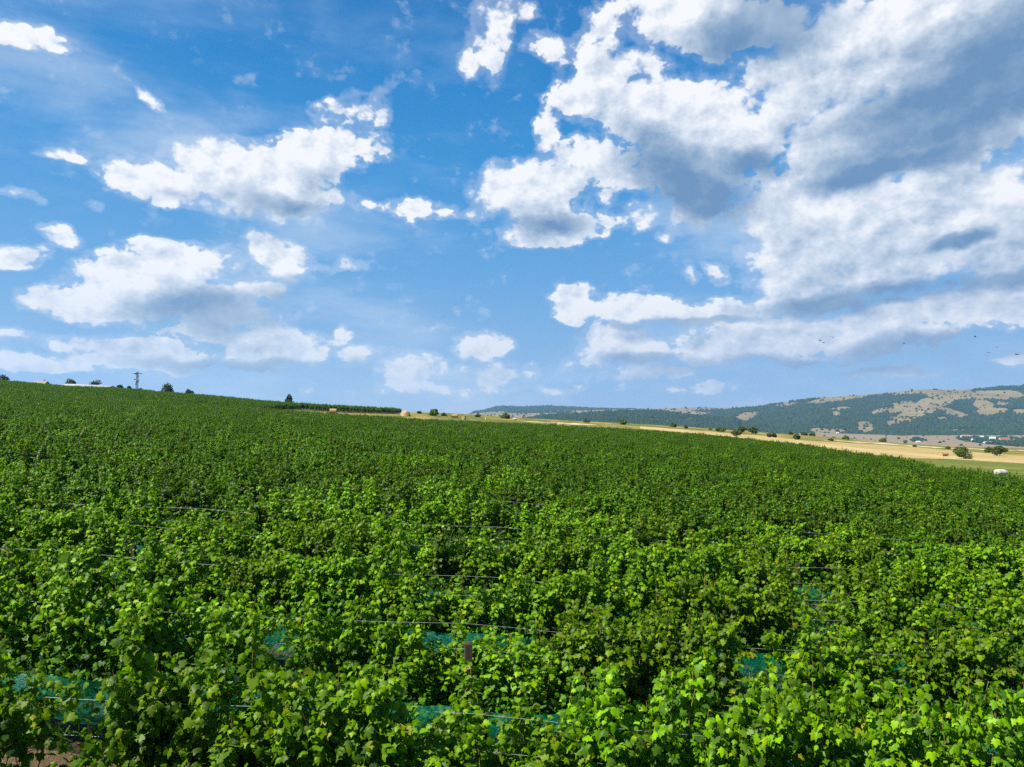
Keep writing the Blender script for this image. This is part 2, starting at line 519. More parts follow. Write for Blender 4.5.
def col_u(px):
    return (np.asarray(px, float) - 512) / F / math.cos(PITCH)   # near enough for columns


def row_e(px, py):
    return np.array([ray(a, b)[1] for a, b in zip(np.atleast_1d(px), np.atleast_1d(py))])


EU, ED, EE = col_u(EDGE[:, 0]), EDGE[:, 1], row_e(EDGE[:, 0], EDGE[:, 2])
RU, RD, RE_ = col_u(RIM[:, 0]), RIM[:, 1], row_e(RIM[:, 0], RIM[:, 2])


def de(u):
    return np.interp(u, EU, ED)


def df(u):
    return np.interp(u, RU, RD)


def zg(x, y):
    x, y = np.asarray(x, float), np.asarray(y, float)
    d = y
    u = np.clip(x / np.maximum(y, 15), -1.3, 1.3)
    D, E = de(u), np.interp(u, EU, EE)
    D2, E2 = df(u), np.interp(u, RU, RE_)
    xe = np.where(y > 15, u * d, x)
    plane = -CAMH - .06 * xe + .008 * d
    plE = -CAMH + D * (-.06 * u + .008)
    corr = (E * D - 2.0) - plE
    zE, zR = E * D - 2.0, E2 * D2
    t = np.clip(d / D, 0, 1)
    near = plane + corr * np.where(d > 0, t ** 2, 0)
    s = np.clip((d - D) / (D2 - D), 0, 1)
    mid = zE + (zR - zE) * s
    far = zR - np.clip(d - D2, 0, 500) * .11 - np.clip(d - D2, 0, 30) * .02
    return np.where(d <= D, near, np.where(d <= D2, mid, far))


def hit(px, py, lo=20, hi=420):
    """point of the ground a photo pixel looks at (between lo and hi metres away)"""
    u, e = ray(px, py)
    ds = np.linspace(lo, hi, 4000)
    g = zg(u * ds, ds) / ds
    ok = np.nonzero(g >= e)[0]
    i = ok[0] if len(ok) else int(np.argmax(g))
    return u * ds[i], ds[i], float(zg(u * ds[i], ds[i]))


def grid_faces(nr, nc):
    i = np.arange(nr - 1)[:, None] * nc
    j = np.arange(nc - 1)[None]
    return np.stack([i + j, i + j + 1, i + nc + j + 1, i + nc + j], -1).reshape(-1, 4)


def front(u):
    """distance of the near edge of the second vine block"""
    return np.where(u < col_u(240), de(u) + 4, np.maximum(de(u) + 4, df(u) - np.interp(u, [col_u(240), col_u(270), col_u(300)], [130, 100, 26])))


def build_ground():
    us = np.concatenate([np.linspace(-3, -1.2, 40), np.arange(-1.19, 1.19, .008), np.linspace(1.2, 3, 40)])
    ds = np.concatenate([np.linspace(-60, -5, 12), np.arange(0, 60, 1.5), np.arange(60, 440, 2.5), np.geomspace(440, 9000, 50)])
    Dg, Ug = np.meshgrid(ds, us, indexing='ij')
    X = Ug * np.maximum(Dg, 15)
    Z = zg(X, Dg)
    V = np.stack([X, Dg, Z], -1).reshape(-1, 3)
    Fq = grid_faces(len(ds), len(us))
    c = V[Fq].mean(1)
    uc = c[:, 0] / np.maximum(c[:, 1], 15)
    soil = (c[:, 1] < de(uc)) | ((uc < -.165) & (c[:, 1] > front(uc)) & (c[:, 1] < df(uc)))
    me = npmesh('ground', V, [Fq], [M_MEADOW, M_SOIL], True, soil.astype(int))
    tag(obj('ground', me), 'sloping ground, bare soil under the vines and dry meadow beyond', 'ground', kind='structure')


build_ground()


def strip(name, label, upper, lower, m, n=90, rag=.5):
    """a field lying on the meadow, its far and near edges given as photo points"""
    upper, lower = np.array(upper, float), np.array(lower, float)
    px = np.linspace(max(upper[0, 0], lower[0, 0]), min(upper[-1, 0], lower[-1, 0]), n)
    yu = np.interp(px, upper[:, 0], upper[:, 1]) + rag * (vnoise(px / 7, 0 * px, 3) - .5)
    yl = np.interp(px, lower[:, 0], lower[:, 1]) + rag * (vnoise(px / 6, 0 * px, 5) - .5)
    if 'straw' in name:                         # swaths thin out and break up along their length
        mid, f_ = (yu + yl) / 2, np.clip(np.sin(np.pi * np.linspace(0, 1, n)) * 1.8, .05, 1) * (.35 + .9 * vnoise(px / 9, 0 * px, 8))
        yu, yl = mid + (yu - mid) * f_, mid + (yl - mid) * f_
    rows = []
    for a, b, c in zip(px, yu, yl):
        D1 = float(de(ray(a, c)[0]))
        p0, p1 = hit(a, c, D1 - 1), hit(a, b, D1 - 1)
        tt = np.linspace(0, 1, 12)
        xs, ys = p0[0] + (p1[0] - p0[0]) * tt, p0[1] + (p1[1] - p0[1]) * tt
        rows.append(np.stack([xs, ys, zg(xs, ys) + .05], -1))
    V = np.array(rows).reshape(-1, 3)
    me = npmesh(name, V, [grid_faces(n, 12)[:, ::-1]], [m], True)
    return tag(obj(name, me), label, 'field', kind='structure')


strip('stubble_field', 'tan stubble field along the right edge of the vineyard',
      [(640, 426.5), (700, 430.8), (760, 436), (804, 440.5), (858, 443.5), (907, 446.5), (954, 450.5), (1024, 456.5), (1200, 468)],
      [(640, 428.8), (700, 434), (760, 440), (804, 447), (858, 455), (907, 458.5), (954, 459.5), (1024, 463.8), (1200, 477)], M_STUBBLE)
strip('straw_swath', 'pale swath of straw along the far rim of the meadow',
      [(800, 438.3), (860, 441.6), (910, 445.3), (954, 448), (1024, 450.4), (1200, 456)],
      [(800, 439.3), (860, 442.8), (910, 446.4), (954, 449.0), (1024, 451.2), (1200, 457)], M_PALE, rag=.7)
strip('straw_strip', 'short pale strip of straw in the middle of the meadow',
      [(522, 420.8), (545, 422.0), (575, 423.4), (600, 424.8)], [(522, 421.7), (545, 423.2), (575, 424.6), (600, 425.6)], M_PALE, 40)
strip('grass_field', 'green grass between the stubble and the vines at right',
      [(850, 455.5), (907, 459), (954, 460), (1024, 464.3), (1200, 477.5)],
      [(850, 456.5), (896, 461), (933, 470), (976, 479), (1024, 490), (1200, 520)], M_GREEN)

# ------------------------------------------------------------------ far hills
def hill(name, label, cols, d0, d1, base, crest, back, cover, seed, amp, m, floor=.0, prof=None, ns=46, step=3.0):
    """a hillside between the photo rows of its foot and its crest, d0..d1 metres away; cover(px, py) is the wood share"""
    px = np.arange(cols[0], cols[1], step)
    base, crest = np.array(base, float), np.array(crest, float)
    yb, yc = np.interp(px, base[:, 0], base[:, 1]), np.interp(px, crest[:, 0], crest[:, 1])
    yc = yc + (fbm(px / 9, 0 * px, seed) - .5) * 1.1
    s = np.linspace(0, 1, ns)
    P, S = np.meshgrid(px, s)
    pr = S if prof is None else prof(S)
    Y = yb[None] + (yc - yb)[None] * pr
    D = d0 + (d1 - d0) * S
    U = col_u(P)
    E = (425 - Y) / F
    wob = np.sin(np.pi * S) ** .8
    Z = E * D + amp * wob * (fbm(U * 26, S * 4, seed + 5) - .47) * 2 + amp * .3 * wob * (fbm(U * 90, S * 14, seed + 9) - .47)
    Vt = np.stack([U * D, D, Z], -1)
    # back slope
    Vb = np.stack([U[-1] * (d1 + back), 0 * px + d1 + back, Z[-1] - back * .25], -1)
    V = np.concatenate([Vt, Vb[None]], 0)
    w = cover(P, Y)
    w = np.concatenate([w, w[-1:]], 0)
    me = npmesh(name, V.reshape(-1, 3), [grid_faces(ns + 1, len(px))], [m], True, attrs={'wood': w.ravel()})
    tag(obj(name, me), label, 'hill', kind='structure')

    def at(p, q):
        """world points and wood share for photo column p and height share q"""
        i = np.clip((p - px[0]) / step, 0, len(px) - 1.001)
        j = np.clip(q * (ns - 1), 0, ns - 1.001)
        i0, j0 = i.astype(int), j.astype(int)
        fi, fj = (i - i0)[:, None], (j - j0)[:, None]
        pt = (Vt[j0, i0] * (1 - fi) + Vt[j0, i0 + 1] * fi) * (1 - fj) + (Vt[j0 + 1, i0] * (1 - fi) + Vt[j0 + 1, i0 + 1] * fi) * fj
        return pt, w[j0, i0]
    return at


def hill_mat(name, dry1, dry2, wood):
    m, t, out = mat(name)
    co = t.n('ShaderNodeTexCoord').outputs['Object']
    a = t.mix(t.ss(t.noise(co, .004, 8, .65), .35, .65), dry1, dry2)
    a = t.mix(t.ss(t.noise(co, .012, 5, .6), .55, .68, 0, .6), a, (.12, .12, .05))
    wd = t.n('ShaderNodeAttribute', attribute_name='wood').outputs['Fac']
    a = t.mix(t.ss(t.m('ADD', wd, t.m('MULTIPLY', t.m('SUBTRACT', t.noise(co, .013, 6, .65), .5), .9)), .42, .58), a, wood)
    b = t.n('ShaderNodeBsdfPrincipled', {'Base Color': a, 'Roughness': 1.0, 'Specular IOR Level': .05})
    t.t.links.new(b.outputs[0], out.inputs[0])
    return m


M_HILL = hill_mat('dry_hillside', (.185, .15, .075), (.14, .112, .055), (.018, .040, .016))
M_VALLEY = hill_mat('valley_fields', (.21, .16, .105), (.175, .14, .095), (.022, .048, .018))


def ell(P, Y, E, grow=1.0):
    r = np.zeros_like(P, float)
    for (x, y, rx, ry, a) in E:
        c, s = math.cos(R(a)), math.sin(R(a))
        dx, dy = P - x, Y - y
        ry = ry * grow
        q = ((dx * c + dy * s) / rx) ** 2 + ((-dx * s + dy * c) / ry) ** 2
        r = np.maximum(r, np.clip(1.35 - q, 0, 1))
    return r


CLEAR = [(925, 391, 48, 2.6, -2), (925, 407, 46, 5.5, -24), (985, 396, 42, 3.2, -2), (954, 412.5, 15, 2.2, 8), (990, 412, 17, 2.4, 4), (982, 405, 11, 2.6, 10), (1002, 405, 9, 2, 0),
         (1019, 414, 9, 1.8, 0), (886, 411, 20, 2, -14), (902, 404, 11, 2.2, -8), (834, 414.5, 6, 2.2, 0), (838, 409, 11, 1.4, 0), (862, 428, 10, 4, 0), (825, 432, 20, 2.6, 0), (850, 396.5, 52, 2.2, -9), (940, 419, 6, 1.2, 0),
         (742, 417, 19, 2.4, -14), (716, 421, 7, 3.5, 0), (1060, 404, 30, 4, -8), (1100, 415, 40, 4, 5), (955, 431, 12, 1.2, 0), (785, 405, 14, 1.2, -10)]
at_valley = hill('valley_floor', 'tan valley floor with fields below the wooded mountain', (380, 1500), 900, 2600,
                 [(380, 425), (480, 421), (520, 423), (560, 425), (620, 428), (700, 433), (760, 438), (804, 441), (858, 445.5), (907, 449), (954, 452), (1024, 454), (1500, 466)],
                 [(380, 417), (480, 416), (520, 419), (560, 423), (620, 423.5), (700, 427), (740, 430), (780, 434), (820, 433), (860, 434), (900, 435.5), (1024, 435), (1500, 435)], 10,
                 lambda P, Y: np.clip(.15 + ell(P, Y, [(1000, 441, 46, 4.5, 4), (914, 440, 6, 2, 0), (1080, 440, 60, 6, 0), (600, 424, 30, 1.6, 0), (640, 425.5, 40, 1.3, 0)]) - ell(P, Y, [(985, 436, 40, .9, 0)]), 0, 1), 3, 2.0, M_VALLEY)
at_mount = hill('mountain', 'long mountainside of dark woods and tan clearings at right', (690, 1500), 2600, 4500,
                [(690, 427), (740, 430), (780, 434.5), (820, 434), (860, 435), (900, 436.5), (1024, 436), (1500, 436)],
                [(690, 420), (712, 413), (730, 409.5), (759, 406.3), (783, 402.8), (804, 399.2), (820, 398), (855, 395.5), (890, 392.4), (924, 389.2), (954, 389.8), (980, 388.6), (1024, 385.4), (1500, 374)], 900,
                lambda P, Y: np.clip(1 - ell(P, Y, CLEAR, 1.6) - .42 * fbm(P / 16, Y / 2.2, 51) * ell(P, Y, [(930, 404, 130, 24, -8)]), 0, 1), 11, 26, M_HILL)
at_ridge = hill('wooded_ridge', 'low dark wooded ridge left of the mountain', (520, 740), 2400, 3100,
                [(520, 424), (560, 425), (620, 427), (700, 430), (740, 431)],
                [(520, 420), (540, 416.5), (560, 415), (590, 413.6), (620, 412), (660, 411.5), (680, 414.5), (700, 416.5), (740, 420)], 500,
                lambda P, Y: np.clip(1.0 - .75 * ell(P, Y, [(655, 420, 22, 1.6, 4), (690, 419, 16, 1.4, 0), (610, 423, 14, 1.0, 0)]), 0, 1), 21, 9, M_HILL)
at_plateau = hill('plateau', 'pale tan plateau behind the wooded ridge', (440, 800), 4300, 5400,
                  [(440, 419), (500, 420), (560, 421), (800, 424)],
                  [(440, 417), (470, 414), (500, 411.2), (560, 411), (620, 409.4), (660, 408.6), (700, 407.6), (740, 407.8), (770, 407), (800, 408)], 600,
                  lambda P, Y: np.clip(.22 + .5 * ell(P, Y, [(720, 411, 30, 1.4, 0), (640, 411, 30, .8, 0), (540, 412.4, 40, .8, 0)]), 0, 1), 31, 6, M_HILL)
at_far = hill('far_ridge', 'flat topped blue ridge farthest away', (470, 660), 5800, 6500,
              [(470, 413), (520, 412.5), (660, 412.5)], [(470, 413), (485, 411), (494, 408), (502, 406.8), (520, 407.6), (545, 406.4), (575, 407.8), (600, 409), (630, 409.6), (660, 411)], 500,
              lambda P, Y: np.clip(.95 + 0 * P, 0, 1), 41, 6, M_HILL)

ICO = None


def ico():
    global ICO
    if ICO is None:
        f = (1 + 5 ** .5) / 2
        v = np.array([(-1, f, 0), (1, f, 0), (-1, -f, 0), (1, -f, 0), (0, -1, f), (0, 1, f), (0, -1, -f), (0, 1, -f), (f, 0, -1), (f, 0, 1), (-f, 0, -1), (-f, 0, 1)]) / math.hypot(1, f)
        t = np.array([(0, 11, 5), (0, 5, 1), (0, 1, 7), (0, 7, 10), (0, 10, 11), (1, 5, 9), (5, 11, 4), (11, 10, 2), (10, 7, 6), (7, 1, 8), (3, 9, 4), (3, 4, 2), (3, 2, 6), (3, 6, 8), (3, 8, 9), (4, 9, 5), (2, 4, 11), (6, 2, 10), (8, 6, 7), (9, 8, 1)])
        ICO = v, t
    return ICO


def forest_mat():
    m, t, out = mat('forest_crowns')
    geo = t.n('ShaderNodeNewGeometry')
    a = t.mix(geo.outputs['Random Per Island'], (.012, .030, .016), (.026, .050, .022))
    b = t.n('ShaderNodeBsdfPrincipled', {'Base Color': a, 'Roughness': 1.0, 'Specular IOR Level': .05})
    t.t.links.new(b.outputs[0], out.inputs[0])
    return m


M_FOREST = forest_mat()


def forest(name, label, at, n, pr, size, sparse=.03, smax=1.0):
    p, q = rng.uniform(*pr, n), rng.uniform(0, smax, n) ** 1.0
    pt, w = at(p, q)
    w = w + (fbm(pt[:, 0] / 90, pt[:, 1] / 160, 2) - .47) * .5 + (fbm(pt[:, 0] / 30, pt[:, 1] / 60, 8) - .47) * .6
    keep = (w > .5) | (rng.random(n) < sparse)
    pt = pt[keep]
    n = len(pt)
    iv, it = ico()
    r = size * rng.uniform(.55, 1.25, n)
    jit = rng.uniform(.75, 1.25, (n, 12, 1))
    V = iv[None] * jit * r[:, None, None] * np.array([1, 1, .95]) + (pt + np.stack([0 * r, 0 * r, r * .45], -1))[:, None]
    T = (it[None] + (np.arange(n) * 12)[:, None, None]).reshape(-1, 3)
    me = npmesh(name, V.reshape(-1, 3), [T], [M_FOREST], False)
    tag(obj(name, me), label, 'forest', kind='stuff')


forest('forest', 'dark forest covering the mountainside at right', at_mount, 42000, (695, 1200), 6.5, .03)
forest('forest', 'dark forest on the low ridge left of the mountain', at_ridge, 9000, (522, 738), 7.0, .08)
forest('forest', 'blue looking forest on the farthest flat ridge', at_far, 6000, (474, 655), 11, .1)
forest('forest', 'scattered dark trees over the pale plateau', at_plateau, 5000, (470, 780), 8, .07)
forest('forest', 'trees around the village on the valley floor', at_valley, 16000, (520, 1200), 4.2, .012)

# ------------------------------------------------------------------ vines
LEAF = np.array([(0, 0), (.17, -.13), (.42, -.02), (.52, .18), (.37, .31), (.50, .56), (.26, .60), (.15, .80), (0, 1.0),
                 (-.15, .80), (-.26, .60), (-.50, .56), (-.37, .31), (-.52, .18), (-.42, -.02), (-.17, -.13)])
LEAF3 = np.concatenate([[(0, .34, .06)], np.column_stack([LEAF, -.26 * abs(LEAF[:, 0]) - .20 * LEAF[:, 1] ** 2 + np.array([0, .03, -.05, .05, .02, -.07, .03, -.04, -.05, .05, .03, .06, -.04, -.06, .04, -.03])])])
LEAFT = np.array([(0, i + 1, (i + 1) % 16 + 1) for i in range(16)])


def norm(v):
    return v / (np.linalg.norm(v, axis=-1, keepdims=True) + 1e-9)


def leaves_mesh(name, base, out, nrm, size, young, material, shape=LEAF3, tris=LEAFT, r=rng):
    """one mesh of many leaves: base point, pointing direction, face normal, size for each"""
    nrm = norm(nrm)
    out = norm(out - nrm * (out * nrm).sum(1, keepdims=True))
    side = np.cross(out, nrm)
    n = len(base)
    wx = r.uniform(.85, 1.15, n)
    curl = r.uniform(-.3, 2.6, n)
    L = shape[None] * np.stack([wx, np.ones(n), curl], -1)[:, None] * size[:, None, None]
    V = base[:, None] + L[..., :1] * side[:, None] + L[..., 1:2] * out[:, None] + L[..., 2:] * nrm[:, None]
    k = len(shape)
    T = (tris[None] + (np.arange(n) * k)[:, None, None]).reshape(-1, 3)
    return npmesh(name, V.reshape(-1, 3), [T], [material], True, attrs={'young': np.repeat(young, k)})


def make_vine(seed, vigour=1.0, fresh=1.0):
    r = np.random.default_rng(100 + seed)
    pts, outs, nrms, sizes, ages = [], [], [], [], []
    canes = MB()
    trunk = MB()
    zt = np.linspace(0, .74, 7)
    wob = np.cumsum(r.normal(0, .012, (7, 2)), 0)
    trunk.tube(np.column_stack([wob[:, 0], wob[:, 1], zt - .05]), np.linspace(.034, .022, 7) * r.uniform(.9, 1.2), 7)
    for sg in (-1, 1):
        xs = np.linspace(0, .5, 6) * sg
        trunk.tube(np.column_stack([xs + wob[-1, 0], wob[-1, 1] + r.normal(0, .006, 6), .69 + .05 * np.sqrt(abs(xs)) + r.normal(0, .006, 6)]), np.linspace(.02, .011, 6), 6)
    canes.tube([(-.62, .02, .75), (-.2, -.01, .735), (.2, .01, .735), (.62, .0, .75)], .007, 5)
    ns = int(38 * vigour)
    for i in range(ns):
        x0 = r.uniform(-.60, .60)
        top = r.uniform(1.72, 2.12) if r.random() < .90 else r.uniform(2.1, 2.5)
        if vigour < .8:
            top = r.uniform(.95, 1.5)
        lean = r.normal(0, .24)
        sidey = r.choice([-1, 1]) * r.uniform(.02, .22)
        m_ = 9
        s = np.linspace(0, 1, m_)
        px_ = x0 + lean * s + r.normal(0, .02, m_).cumsum() * .5
        py_ = sidey * s ** .6 + r.normal(0, .02, m_).cumsum() * .6
        pz_ = .74 + (top - .74) * s
        if r.random() < .5:                     # tip bends over and hangs outwards
            k = r.uniform(.1, .5)
            pz_ -= k * np.clip(s - .62, 0, 1) ** 2 * 4.5
            py_ += np.sign(sidey) * np.clip(s - .5, 0, 1) * r.uniform(.05, .4)
            px_ += r.normal(0, .3) * np.clip(s - .5, 0, 1)
        P = np.column_stack([px_, py_, pz_])
        canes.tube(P, np.linspace(.0055, .0022, m_), 4)
        nl = int(70 * (top - .6))
        q = np.sort(r.uniform(0.02, 1, nl) ** .82)
        B = np.column_stack([np.interp(q, s, P[:, a]) for a in range(3)])
        th = r.uniform(0, 2 * np.pi, nl)
        # most leaves reach outwards from the hedge's middle
        o = np.column_stack([np.cos(th), np.sin(th) * .8 + np.sign(sidey) * .45, r.uniform(-.5, .45, nl)])
        o = norm(o)
        pet = r.uniform(.05, .19, nl) * np.clip(1.35 - q, .45, 1)
        B = B + o * pet[:, None]
        low = np.clip(.85 - q * 2, 0, 1)[:, None]
        B[:, 2] -= (low[:, 0]) * r.uniform(0, .42, nl)
        hang = o + np.column_stack([0 * th, 0 * th, -r.uniform(.2, 1.25, nl)])
        nn = norm(o * np.array([.55, .95, .2]) + np.array([0, 0, 1]) * r.uniform(.25, 1.1, nl)[:, None] + r.normal(0, .55, (nl, 3)))
        sz = .033 + .060 * r.random(nl) ** .8 * np.clip(1.28 - q * .5, .45, 1.1)
        yg = np.clip((q - .34) * 1.9, 0, 1) * r.uniform(.3, 1, nl) * (1 if top > 1.7 else .6) * fresh
        pts.append(B), outs.append(hang), nrms.append(nn), sizes.append(sz), ages.append(yg)
    # laterals hanging over the fruit zone
    nb = (int(r.uniform(90, 300)) if seed > 2 else 25) if vigour > .8 else 110
    sg = r.choice([-1.0, 1.0], nb)
    B = np.column_stack([r.uniform(-.58, .58, nb), sg * r.uniform(.18, .40, nb), r.uniform(.42, 1.15, nb) ** 1.0])
    o = norm(np.column_stack([r.normal(0, .5, nb), sg, r.normal(0, .3, nb)]))
    pts.append(B), outs.append(o + np.column_stack([0 * sg, 0 * sg, -r.uniform(.5, 1.5, nb)]))
    nrms.append(norm(o + np.array([0, 0, .8]) + r.normal(0, .35, (nb, 3)))), sizes.append(r.uniform(.055, .11, nb)), ages.append(np.zeros(nb))
    me = leaves_mesh('foliage', np.concatenate(pts), np.concatenate(outs), np.concatenate(nrms), np.concatenate(sizes), np.concatenate(ages), M_VINE if fresh > .9 else M_VINE_OLD, r=r)
    return me, trunk, canes


ROW = 2.5


def row_y(k):
    return (k + .4) * ROW


NVAR, NWEAK, NOLD = 10, 2, 8     # vines with fresh shoots, weak ones, darker mature ones
VINES = []
for i in range(NVAR + NWEAK + NOLD):
    me, trunk, canes = make_vine(i, .36 if NVAR <= i < NVAR + NWEAK else 1.0, 1.0 if i < NVAR + NWEAK else .22)
    VINES.append((me, trunk, canes))

# places where a vine is missing or weak, as (row, from x, to x, what)
GAPS = [(2, -4.2, -3.3, 'gone'), (3, -3.45, -2.35, 'weak'), (3, 2.6, 3.3, 'gone'), (3, -6.2, -4.3, 'bare'), (4, 2.9, 4.3, 'bare'), (4, -5.3, -3.2, 'bare'), (3, -1.35, .35, 'low'), (2, -1.2, .35, 'mid'), (4, -1.2, .3, 'low'), (4, -6.6, -5.7, 'low'), (5, -8.1, -6.5, 'low'), (6, -8.0, -6.4, 'low'), (6, -2.9, -1.9, 'weak'), (6, -1.1, .5, 'low'), (5, 5.2, 6.2, 'weak'), (7, -7.9, -6.4, 'low'), (8, -1.0, .7, 'low'), (4, 4.6, 5.3, 'weak'), (4, 6.0, 7.2, 'low')]


def col_x(j, y):
    return -.5 + 6.9 * j + .02 * (y - 8.4)


ORD = ['', 'first', 'second', 'third', 'fourth', 'fifth', 'sixth', 'seventh', 'eighth', 'ninth', 'tenth', 'eleventh', 'twelfth', 'thirteenth', 'fourteenth', 'fifteenth', 'sixteenth']


def row_name(k):
    i = k - 1
    return 'nearest row' if i == 1 else ORD[i] + ' nearest row'


PCOL = {-3: 'third post left of centre', -2: 'second post left of centre', -1: 'first post left of centre', 0: 'centre post', 1: 'first post right of centre', 2: 'second post right of centre', 3: 'third post right of centre'}

r = np.random.default_rng(5)
single, mass = [], []           # (row, x, y, rz, scale, variant)
for k in range(1, 96):
    y = row_y(k)
    far = float(de(np.clip(0, -1, 1)))
    half = 1.05 * y + 14
    xs = np.arange(-half, half, 1.0) + (r.uniform(-.5, .5) if k not in (2, 3) else ({2: -3.72, 3: 2.95}[k] + half) % 1.0)
    for x in xs:
        u = x / y
        if y > de(u) - 1 or y > 232:
            continue
        xj, yj = x + r.normal(0, .06), y + r.normal(0, .03)
        what = ''
        for (gk, a, b, w) in GAPS:
            if gk == k and a < x < b:
                what = w
        if what == 'gone' or (k > 4 and r.random() < .015):
            continue
        var = int(r.integers(NVAR)) if what in ('', 'low', 'mid', 'bare') and (k < 5 or r.random() > .04) else NVAR + int(r.integers(NWEAK))
        if var < NVAR and r.random() < np.clip((k - 5.0) / 4.0, .06, .92):
            var = NVAR + NWEAK + int(r.integers(NOLD))
        rec = [k, xj, yj, r.choice([0, math.pi]) + r.normal(0, .06), (r.uniform(.95, 1.1), r.uniform(.70, .95), r.uniform(.82, 1.05) if k > 12 else r.uniform(.92, 1.02) * (1.07 if k == 2 else 1)), var]
        if what == 'bare':
            rec[5] = int(r.integers(3))
        if what in ('low', 'mid'):
            rec[4] = (rec[4][0], rec[4][1], .86 if what == 'mid' else .70 if k > 4 else .78)
        if k >= 2 and abs(u) < .75 + .55 / y and len(single) < 300:
            single.append(rec)
        else:
            mass.append(rec)
# second block on the crest, left of the lane
for y in np.arange(168, 325, 2.5):
    for x in np.arange(-400, -50, 1.0):
        u = x / y
        if front(u) < y < df(u) + .5 and -1.35 < u < col_u(401):
            hz_ = float(np.interp(u, col_u([150, 260, 300, 360, 401]), [1.0, 1.0, 1.2, 1.25, 1.0]))
            mass.append((-1, x + r.normal(0, .06), y + r.normal(0, .05), r.uniform(0, 6.28), (r.uniform(.95, 1.15), r.uniform(.85, 1.2), hz_ * r.uniform(.72, 1.12)), NVAR + NWEAK + int(r.integers(NOLD))))

protos = {}


def place_vine(rec, label, group):
    k, x, y, rz, sc, var = rec
    t = empty('grapevine', (x, y, float(zg(x, y))), rz)
    t.scale = sc
    tag(t, label, 'grapevine', group)
    if var not in protos:
        me, trunk, canes = VINES[var]
        protos[var] = [obj('foliage', me, t), trunk.build('trunk', M_BARK, t, True), canes.build('canes', M_CANE, t)]
    else:
        for p in protos[var]:
            c = p.copy()
            COL.objects.link(c)
            c.parent = t


def vine_label(k, x, y, var, used):
    if k > 6:
        return 'leafy green grapevine growing in the ' + row_name(k) + ' of the vineyard'
    j = int(np.clip(round((x - col_x(0, y)) / 6.9), -3, 3))
    return None


by_row = {}
for rec in single:
    by_row.setdefault(rec[0], []).append(rec)
for k, recs in by_row.items():
    recs.sort(key=lambda q: q[1])
    cnt = {}
    for rec in recs:
        x, y = rec[1], rec[2]
        j = int(np.clip(round((x - col_x(0, y)) / 6.9), -3, 3))
        cnt.setdefault((j, x > col_x(j, y)), []).append(rec)
    for (j, right), L in cnt.items():
        L.sort(key=lambda q: abs(q[1] - col_x(j, q[2])))
        for i, rec in enumerate(L):
            weak = NVAR <= rec[5] < NVAR + NWEAK
            kind = 'sparse low grapevine' if weak else 'leafy grapevine'
            if k <= 6:
                pos = 'next' if i == 0 else ORD[i + 1]
                kind = 'sparse vine' if weak else 'leafy vine'
                lab = f"{kind}, {pos} {'to the right' if right else 'to the left'} of the {PCOL[j]}, {row_name(k)}"
            else:
                lab = f"leafy grapevine in the {row_name(k)} of the vineyard"
            place_vine(rec, lab, 'grapevines of the ' + row_name(k))


# the rest of the vines: one object per block
def vine_mass(name, label, recs):
    P = np.array([(q[1], q[2], float(zg(q[1], q[2]))) for q in recs], np.float32)
    me = bpy.data.meshes.new(name)
    me.vertices.add(len(P))
    me.vertices.foreach_set('co', P.ravel())
    a = me.attributes.new('turn', 'FLOAT', 'POINT')
    a.data.foreach_set('value', np.array([q[3] for q in recs], np.float32))
    a = me.attributes.new('stretch', 'FLOAT_VECTOR', 'POINT')
    a.data.foreach_set('vector', np.array([q[4] for q in recs], np.float32).ravel())
    a = me.attributes.new('variant', 'INT', 'POINT')
    order = sorted(protos)
    a.data.foreach_set('value', np.array([order.index(q[5]) for q in recs], np.int32))
    o = obj(name, me)
    tag(o, label, 'vineyard', kind='stuff')
    g = bpy.data.node_groups.new(name + '_planting', 'GeometryNodeTree')
    g.interface.new_socket('Geometry', in_out='INPUT', socket_type='NodeSocketGeometry')
    g.interface.new_socket('Geometry', in_out='OUTPUT', socket_type='NodeSocketGeometry')
    t = NT(g)
    gi, go = g.nodes.new('NodeGroupInput'), g.nodes.new('NodeGroupOutput')
    join = g.nodes.new('GeometryNodeJoinGeometry')
    for v in reversed(order):
        oi = g.nodes.new('GeometryNodeObjectInfo')
        oi.inputs['Object'].default_value = protos[v][0]
        oi.inputs['As Instance'].default_value = False
        gt = g.nodes.new('GeometryNodeGeometryToInstance')
        g.links.new(oi.outputs['Geometry'], gt.inputs[0])
        g.links.new(gt.outputs[0], join.inputs[0])

    def na(nm, ty):
        nd = g.nodes.new('GeometryNodeInputNamedAttribute')
        nd.data_type = ty
        nd.inputs['Name'].default_value = nm
        return nd.outputs['Attribute']
    iop = g.nodes.new('GeometryNodeInstanceOnPoints')
    g.links.new(gi.outputs[0], iop.inputs['Points'])
    g.links.new(join.outputs[0], iop.inputs['Instance'])
    iop.inputs['Pick Instance'].default_value = True
    g.links.new(na('variant', 'INT'), iop.inputs['Instance Index'])
    cx = g.nodes.new('ShaderNodeCombineXYZ')
    g.links.new(na('turn', 'FLOAT'), cx.inputs[2])
    g.links.new(cx.outputs[0], iop.inputs['Rotation'])
    g.links.new(na('stretch', 'FLOAT_VECTOR'), iop.inputs['Scale'])
    g.links.new(iop.outputs[0], go.inputs[0])
    md = o.modifiers.new('planting', 'NODES')
    md.node_group = g
    return o


vine_mass('vineyard', 'dense green rows of vines covering the slope behind the nearest rows', [q for q in mass if q[0] > 0])
vine_mass('vineyard', 'second block of vines on the crest at left, beyond the grassy lane', [q for q in mass if q[0] < 0])

# ------------------------------------------------------------------ posts, wires and netting
rp = np.random.default_rng(9)


